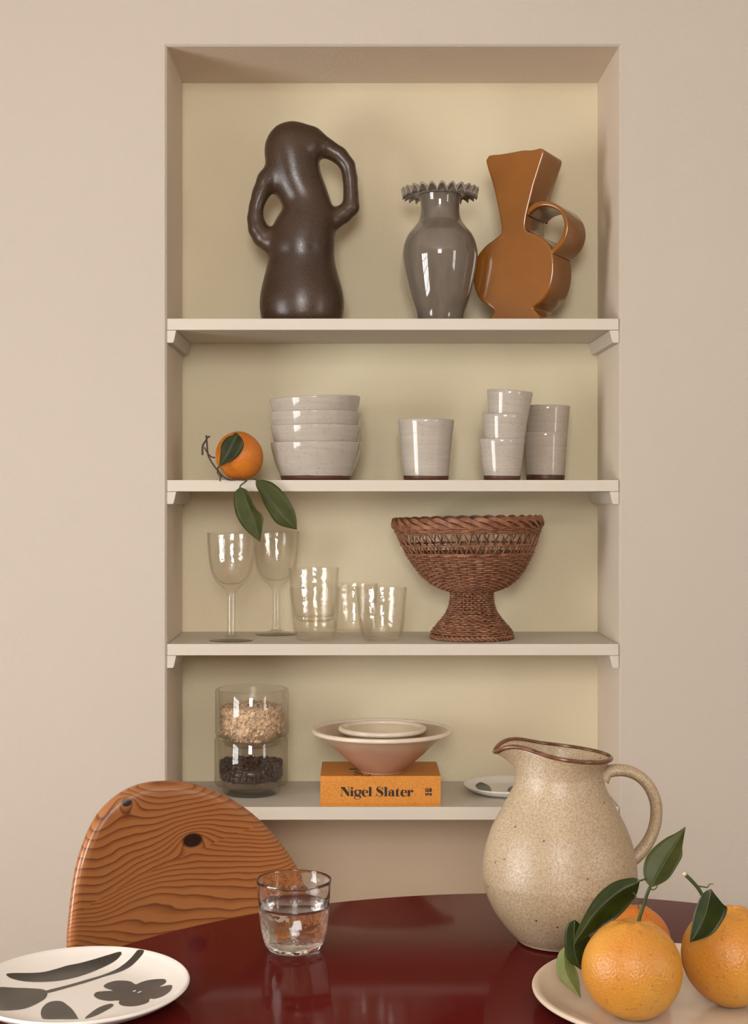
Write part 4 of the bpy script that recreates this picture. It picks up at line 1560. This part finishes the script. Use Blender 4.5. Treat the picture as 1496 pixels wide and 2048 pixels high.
def pitcher():
    d = 2.07; k = 0.3984 * d / F
    X = (900 + 0.3984 * 549 - CX) * d / F
    base = Vector((X, d + CAMY, TZ))
    t = thing('pitcher', base, 'speckled oatmeal stoneware pitcher with a brown rim on the red table', 'pitcher')
    vb = 1146.0
    zz = lambda v: (vb - v) * k
    pr = [(188, 1144), (207, 1138), (214, 1128), (262, 1080), (322, 1000), (362, 920), (384, 840), (387, 800), (382, 740), (365, 660), (338, 580), (300, 505), (262, 435), (230, 370), (216, 310)]
    low = smooth_prof([(r * k, zz(v)) for r, v in pr], 5)
    th = 0.0045
    seg = 120
    A = np.radians([0, 40, 75, 105, 130, 148, 163, 173, 180])
    Rr = [0.0735, 0.0715, 0.0670, 0.0630, 0.0620, 0.0680, 0.0810, 0.0905, 0.0945]
    Zr = [1.003, 1.0045, 1.008, 1.0125, 1.0185, 1.0230, 1.0225, 1.0135, 1.0055]

    def rim(a):
        a = (a + PI) % (2 * PI) - PI
        q = abs(a)
        # smoothed linear interpolation
        w_ = np.radians([-8, -4, 0, 4, 8])
        r = np.mean([np.interp(min(max(abs(q + s), 0), 2 * PI - abs(q + s)), A, Rr) for s in w_])
        z = np.mean([np.interp(min(max(abs(q + s), 0), 2 * PI - abs(q + s)), A, Zr) for s in w_])
        return r, z - TZ
    rims = [rim(2 * PI * i / seg) for i in range(seg)]
    rn, zn = low[-1]
    m = MB(); v = []; f = []; rings = []

    def addring(fn):
        rings.append(len(v))
        for i in range(seg):
            a = 2 * PI * i / seg
            r, z = fn(i)
            v.append(base + Vector((r * math.cos(a), r * math.sin(a), z)))
    for r, z in low: addring(lambda i, r=r, z=z: (r, z))
    NU = 10
    up = lambda s, off: (lambda i: (rn - off + (rims[i][0] - rn) * s ** 1.9, zn + (rims[i][1] - zn) * (s ** 0.95)))
    for j in range(1, NU + 1): addring(up(j / NU, 0))
    for j in range(NU, 0, -1): addring(up(j / NU, th))
    for r, z in low[::-1]:
        if z > 0.008: addring(lambda i, r=r, z=z: (r - th, z))
    for a, b in zip(rings[:-1], rings[1:]):
        for i in range(seg):
            j = (i + 1) % seg
            f.append((a + i, a + j, b + j, b + i))
    f.append(tuple(rings[-1] + i for i in range(seg))); f.append(tuple(rings[0] + i for i in range(seg))[::-1])
    mesh_obj('body', v, f, PITCH, t)
    MB().tube([base + Vector(((r - th / 2) * math.cos(2 * PI * i / seg), (r - th / 2) * math.sin(2 * PI * i / seg), z + 0.0004)) for i, (r, z) in enumerate(rims)], 0.0031, 8, closed=True).build('glazed_rim', PRIM, t)
    hp = [(762, 292), (790, 262), (835, 252), (890, 256), (950, 283), (1000, 335), (1030, 405), (1036, 470), (1024, 545), (995, 610), (955, 665), (915, 700), (885, 715)]
    pts = catmull([P(900 + .3984 * u, 1440 + .3984 * q, d) for u, q in hp], 5)
    n = len(pts)
    rr = [interp(i / n, [0, 0.08, 0.3, 0.7, 0.92, 1], [0.0118, 0.0085, 0.0080, 0.0082, 0.0092, 0.011]) for i in range(n)]
    MB().tube(pts, rr, 14, flat=1.45).build('handle', PITCH, t)


pitcher()


def drinking_glass():
    d = 2.033
    c = Vector(((588 - CX) * d / F, d + CAMY, TZ))
    out, inn = tumbler_prof(0.095, 0.977, 0.0015, 0.010)
    g = MB().lathe(out, c, 96).build('tumbler', m_glass('rippled_table_glass', True, (1, 1, 1), 75, 0.30), origin=c)
    tag(g, 'clear rippled tumbler half full of water on the red table', 'glass')
    lv = 0.062
    wp = [(r + 0.0004 if r > 0 else 0, z - 0.0003) for r, z in inn[::-1] if z < lv]
    rl = wp[-1][0]
    wp += [(rl + 0.0002, lv), (rl - 0.0015, lv - 0.0004), (0, lv - 0.0006)]
    w_ = MB().lathe(wp, c, 96).build('water', WATERM, origin=c + Vector((0, 0, 0.0097)))
    tag(w_, 'clear still water half filling the tumbler on the table', 'water')


drinking_glass()

# oval plate with black flowers
lc = lambda u, v: (0.2674 * u, 1860 + 0.2674 * v)
plate('dinner_plate', (-0.336, 1.817 + CAMY, TZ), 0.132, 0.144,
      [(0.0, 0.0095), (0.55, 0.010), (0.75, 0.0135), (0.90, 0.021), (0.96, 0.0255), (0.985, 0.0268)],
      [(0.50, 0.0), (0.60, 0.0008), (0.75, 0.006), (0.90, 0.0145), (0.985, 0.0215), (1.0, 0.0245), (0.985, 0.0268)],
      [WHITEP, BRUSHB], 'white oval dinner plate painted with black leaves and flower, left edge of the table', 'plate',
      shapes=[
          [(48, 340), (60, 327), (120, 323), (250, 322), (330, 315), (430, 290), (500, 268), (600, 248), (720, 215), (820, 185), (890, 165), (908, 172), (900, 195), (850, 240), (760, 285), (650, 330), (540, 362), (430, 382), (300, 390), (180, 385), (90, 365)],
          [(1035, 150), (1077, 155), (1060, 190), (1010, 245), (960, 285), (880, 320), (780, 350), (640, 395), (500, 435), (360, 472), (335, 458), (500, 415), (640, 375), (760, 340), (860, 300), (920, 262), (970, 220), (1010, 175)],
          [(-150, 440), (0, 428), (100, 433), (220, 437), (320, 445), (350, 465), (352, 490), (330, 520), (260, 560), (180, 590), (80, 602), (0, 600), (-120, 570)],
          [(775, 422), (800, 400), (860, 382), (930, 380), (980, 388), (1015, 408), (1060, 390), (1130, 373), (1220, 368), (1242, 380), (1235, 400), (1195, 426), (1270, 412), (1288, 425), (1270, 460), (1220, 495), (1160, 515), (1120, 515), (1110, 540), (1060, 560), (990, 572), (920, 568), (888, 550), (890, 528), (820, 532), (750, 522), (708, 500), (705, 480), (730, 464), (790, 458), (845, 455), (800, 440)],
          [(305, 620), (315, 585), (350, 550), (400, 533), (460, 535), (500, 560), (545, 600), (580, 655), (575, 667), (450, 668), (330, 667), (310, 645)],
          [(820, 553), (848, 560), (835, 578), (780, 610), (720, 640), (660, 660), (635, 660), (680, 620), (740, 580)]],
      conv=lc, white=[[(990, 466), (1004, 455), (1018, 454), (1008, 464)], [(1024, 474), (1040, 464), (1062, 461), (1045, 472)]])

# fruit plate
FP = Vector((0.397, 1.805 + CAMY, TZ))
plate('fruit_plate', FP, 0.186, 0.186,
      [(0.0, 0.0095), (0.6, 0.0100), (0.78, 0.0115), (0.89, 0.0165), (0.955, 0.0215), (0.975, 0.0222)],
      [(0.48, 0.0), (0.56, 0.0008), (0.75, 0.006), (0.90, 0.0115), (0.985, 0.0165), (1.0, 0.0195), (0.99, 0.0220), (0.975, 0.0222)],
      [BEIGEP, RIMW], 'glossy beige plate with a thick pale edge holding the oranges', 'plate')
FZ = TZ + 0.0100
r8 = lambda u, v: (1050 + 0.298 * u, 1640 + 0.298 * v)

# front orange
d = 1.737; R = 99.0 * d / F
c = P(1265, 1935, d); c.z = FZ + R
t = thing('orange', (c.x, c.y, FZ), 'large yellow orange with a tall leafy stem, nearest on the fruit plate', 'fruit', 'oranges on the plate')
fruit(c, R, 0.985, 1, (0.0, 0.10, 1), 0.07).build('fruit', PEEL, t)
sticks(t, 'stem', STEMG, r8, 1.745, [
    ([(762, 690, .0), (768, 655, .0), (790, 590), (815, 510), (838, 452), (848, 430)], 3.9, 3.0),
    ([(838, 462), (862, 468), (882, 455), (888, 440)], 1.3, 1.0),
    ([(765, 595, .002), (752, 545, .004), (740, 500, .008), (722, 488, .012)], 1.2, 1.2),
    ([(812, 392, .0), (795, 400, .004), (770, 408, .01)], 2.0, 1.8)])
leaf(t, [(845, 452), ((805, 402), (865, 417), (905, 432)), ((793, 330), (895, 362), (967, 390)), ((814, 250), (930, 300), (1017, 315)), ((868, 182), (966, 238), (1054, 245)), ((945, 122), (1008, 172), (1056, 182)), ((1012, 88), (1046, 105), (1066, 120)), (1078, 45)],
     r8, lambda s: 1.742 + 0.02 * s, LEAFM, fold=0.005)
leaf(t, [(772, 405), ((722, 388), (742, 425), (752, 492)), ((600, 415), (650, 470), (718, 552)), ((490, 500), (550, 545), (622, 655)), ((410, 620), (465, 630), (534, 705)), ((355, 730), (398, 728), (472, 748)), ((330, 810), (350, 798), (390, 800)), (325, 850)],
     r8, lambda s: 1.765 + 0.005 * math.sin(s * 3), LEAF, fold=0.010)
leaf(t, [(335, 670), ((283, 705), (330, 735), (405, 735)), ((265, 800), (330, 825), (450, 830)), ((270, 880), (335, 895), (440, 925)), ((300, 950), (355, 955), (430, 985)), (395, 1018)],
     r8, lambda s: 1.795 - 0.004 * s, LEAF, fold=0.006)
leaf(t, [(272, 846), ((228, 890), (265, 900), (300, 925)), ((210, 970), (272, 985), (342, 1000)), ((222, 1055), (295, 1060), (361, 1060)), ((285, 1122), (330, 1120), (370, 1120)), (376, 1196)],
     r8, lambda s: 1.806 - 0.019 * s, LEAFU, LEAF, fold=0.006)

# right orange
d = 1.781; R = 98.0 * d / F
c = P(1463, 1910, d); c.z = FZ + R
t = thing('orange', (c.x, c.y, FZ), 'large yellow orange with one leaf and a cut stem, right side of the fruit plate', 'fruit', 'oranges on the plate')
fruit(c, R, 0.99, 2, (-0.12, -0.2, 1), 0.06).build('fruit', PEEL, t)
st = sticks(t, 'stem', STEMG, r8, 1.745, [
    ([(1075, 366), (1115, 405), (1160, 455), (1195, 510), (1240, 560), (1290, 610, .014), (1330, 640, .03)], 4.0, 3.4),
    ([(1158, 445), (1190, 448), (1225, 452), (1238, 432), (1265, 428)], 1.6, 0.6)])
a, b = P(*r8(1064, 354), 1.745), P(*r8(1078, 369), 1.745)
MB().tube([a, b], [3.6 * 1.745 / F, 4.15 * 1.745 / F], 9).build('cut_end', CUTM, st)
leaf(t, [(1250, 463), ((1205, 485), (1244, 498), (1275, 498)), ((1165, 545), (1230, 560), (1325, 560)), ((1135, 630), (1208, 640), (1359, 598)), ((1118, 710), (1178, 710), (1325, 680)), ((1112, 770), (1145, 768), (1248, 772)), (1107, 822)],
     r8, lambda s: 1.734 - 0.006 * s, LEAF, fold=0.004)

# back orange
d = 1.885; R = 73.0 * d / F
c = P(1268, 1882, d); c.z = FZ + R
t = thing('orange', (c.x, c.y, FZ), 'small deep orange fruit tucked behind the nearest orange', 'fruit', 'oranges on the plate')
fruit(c, R, 0.97, 5, (0.1, 0.1, 1), 0.04).build('fruit', PEELM, t)
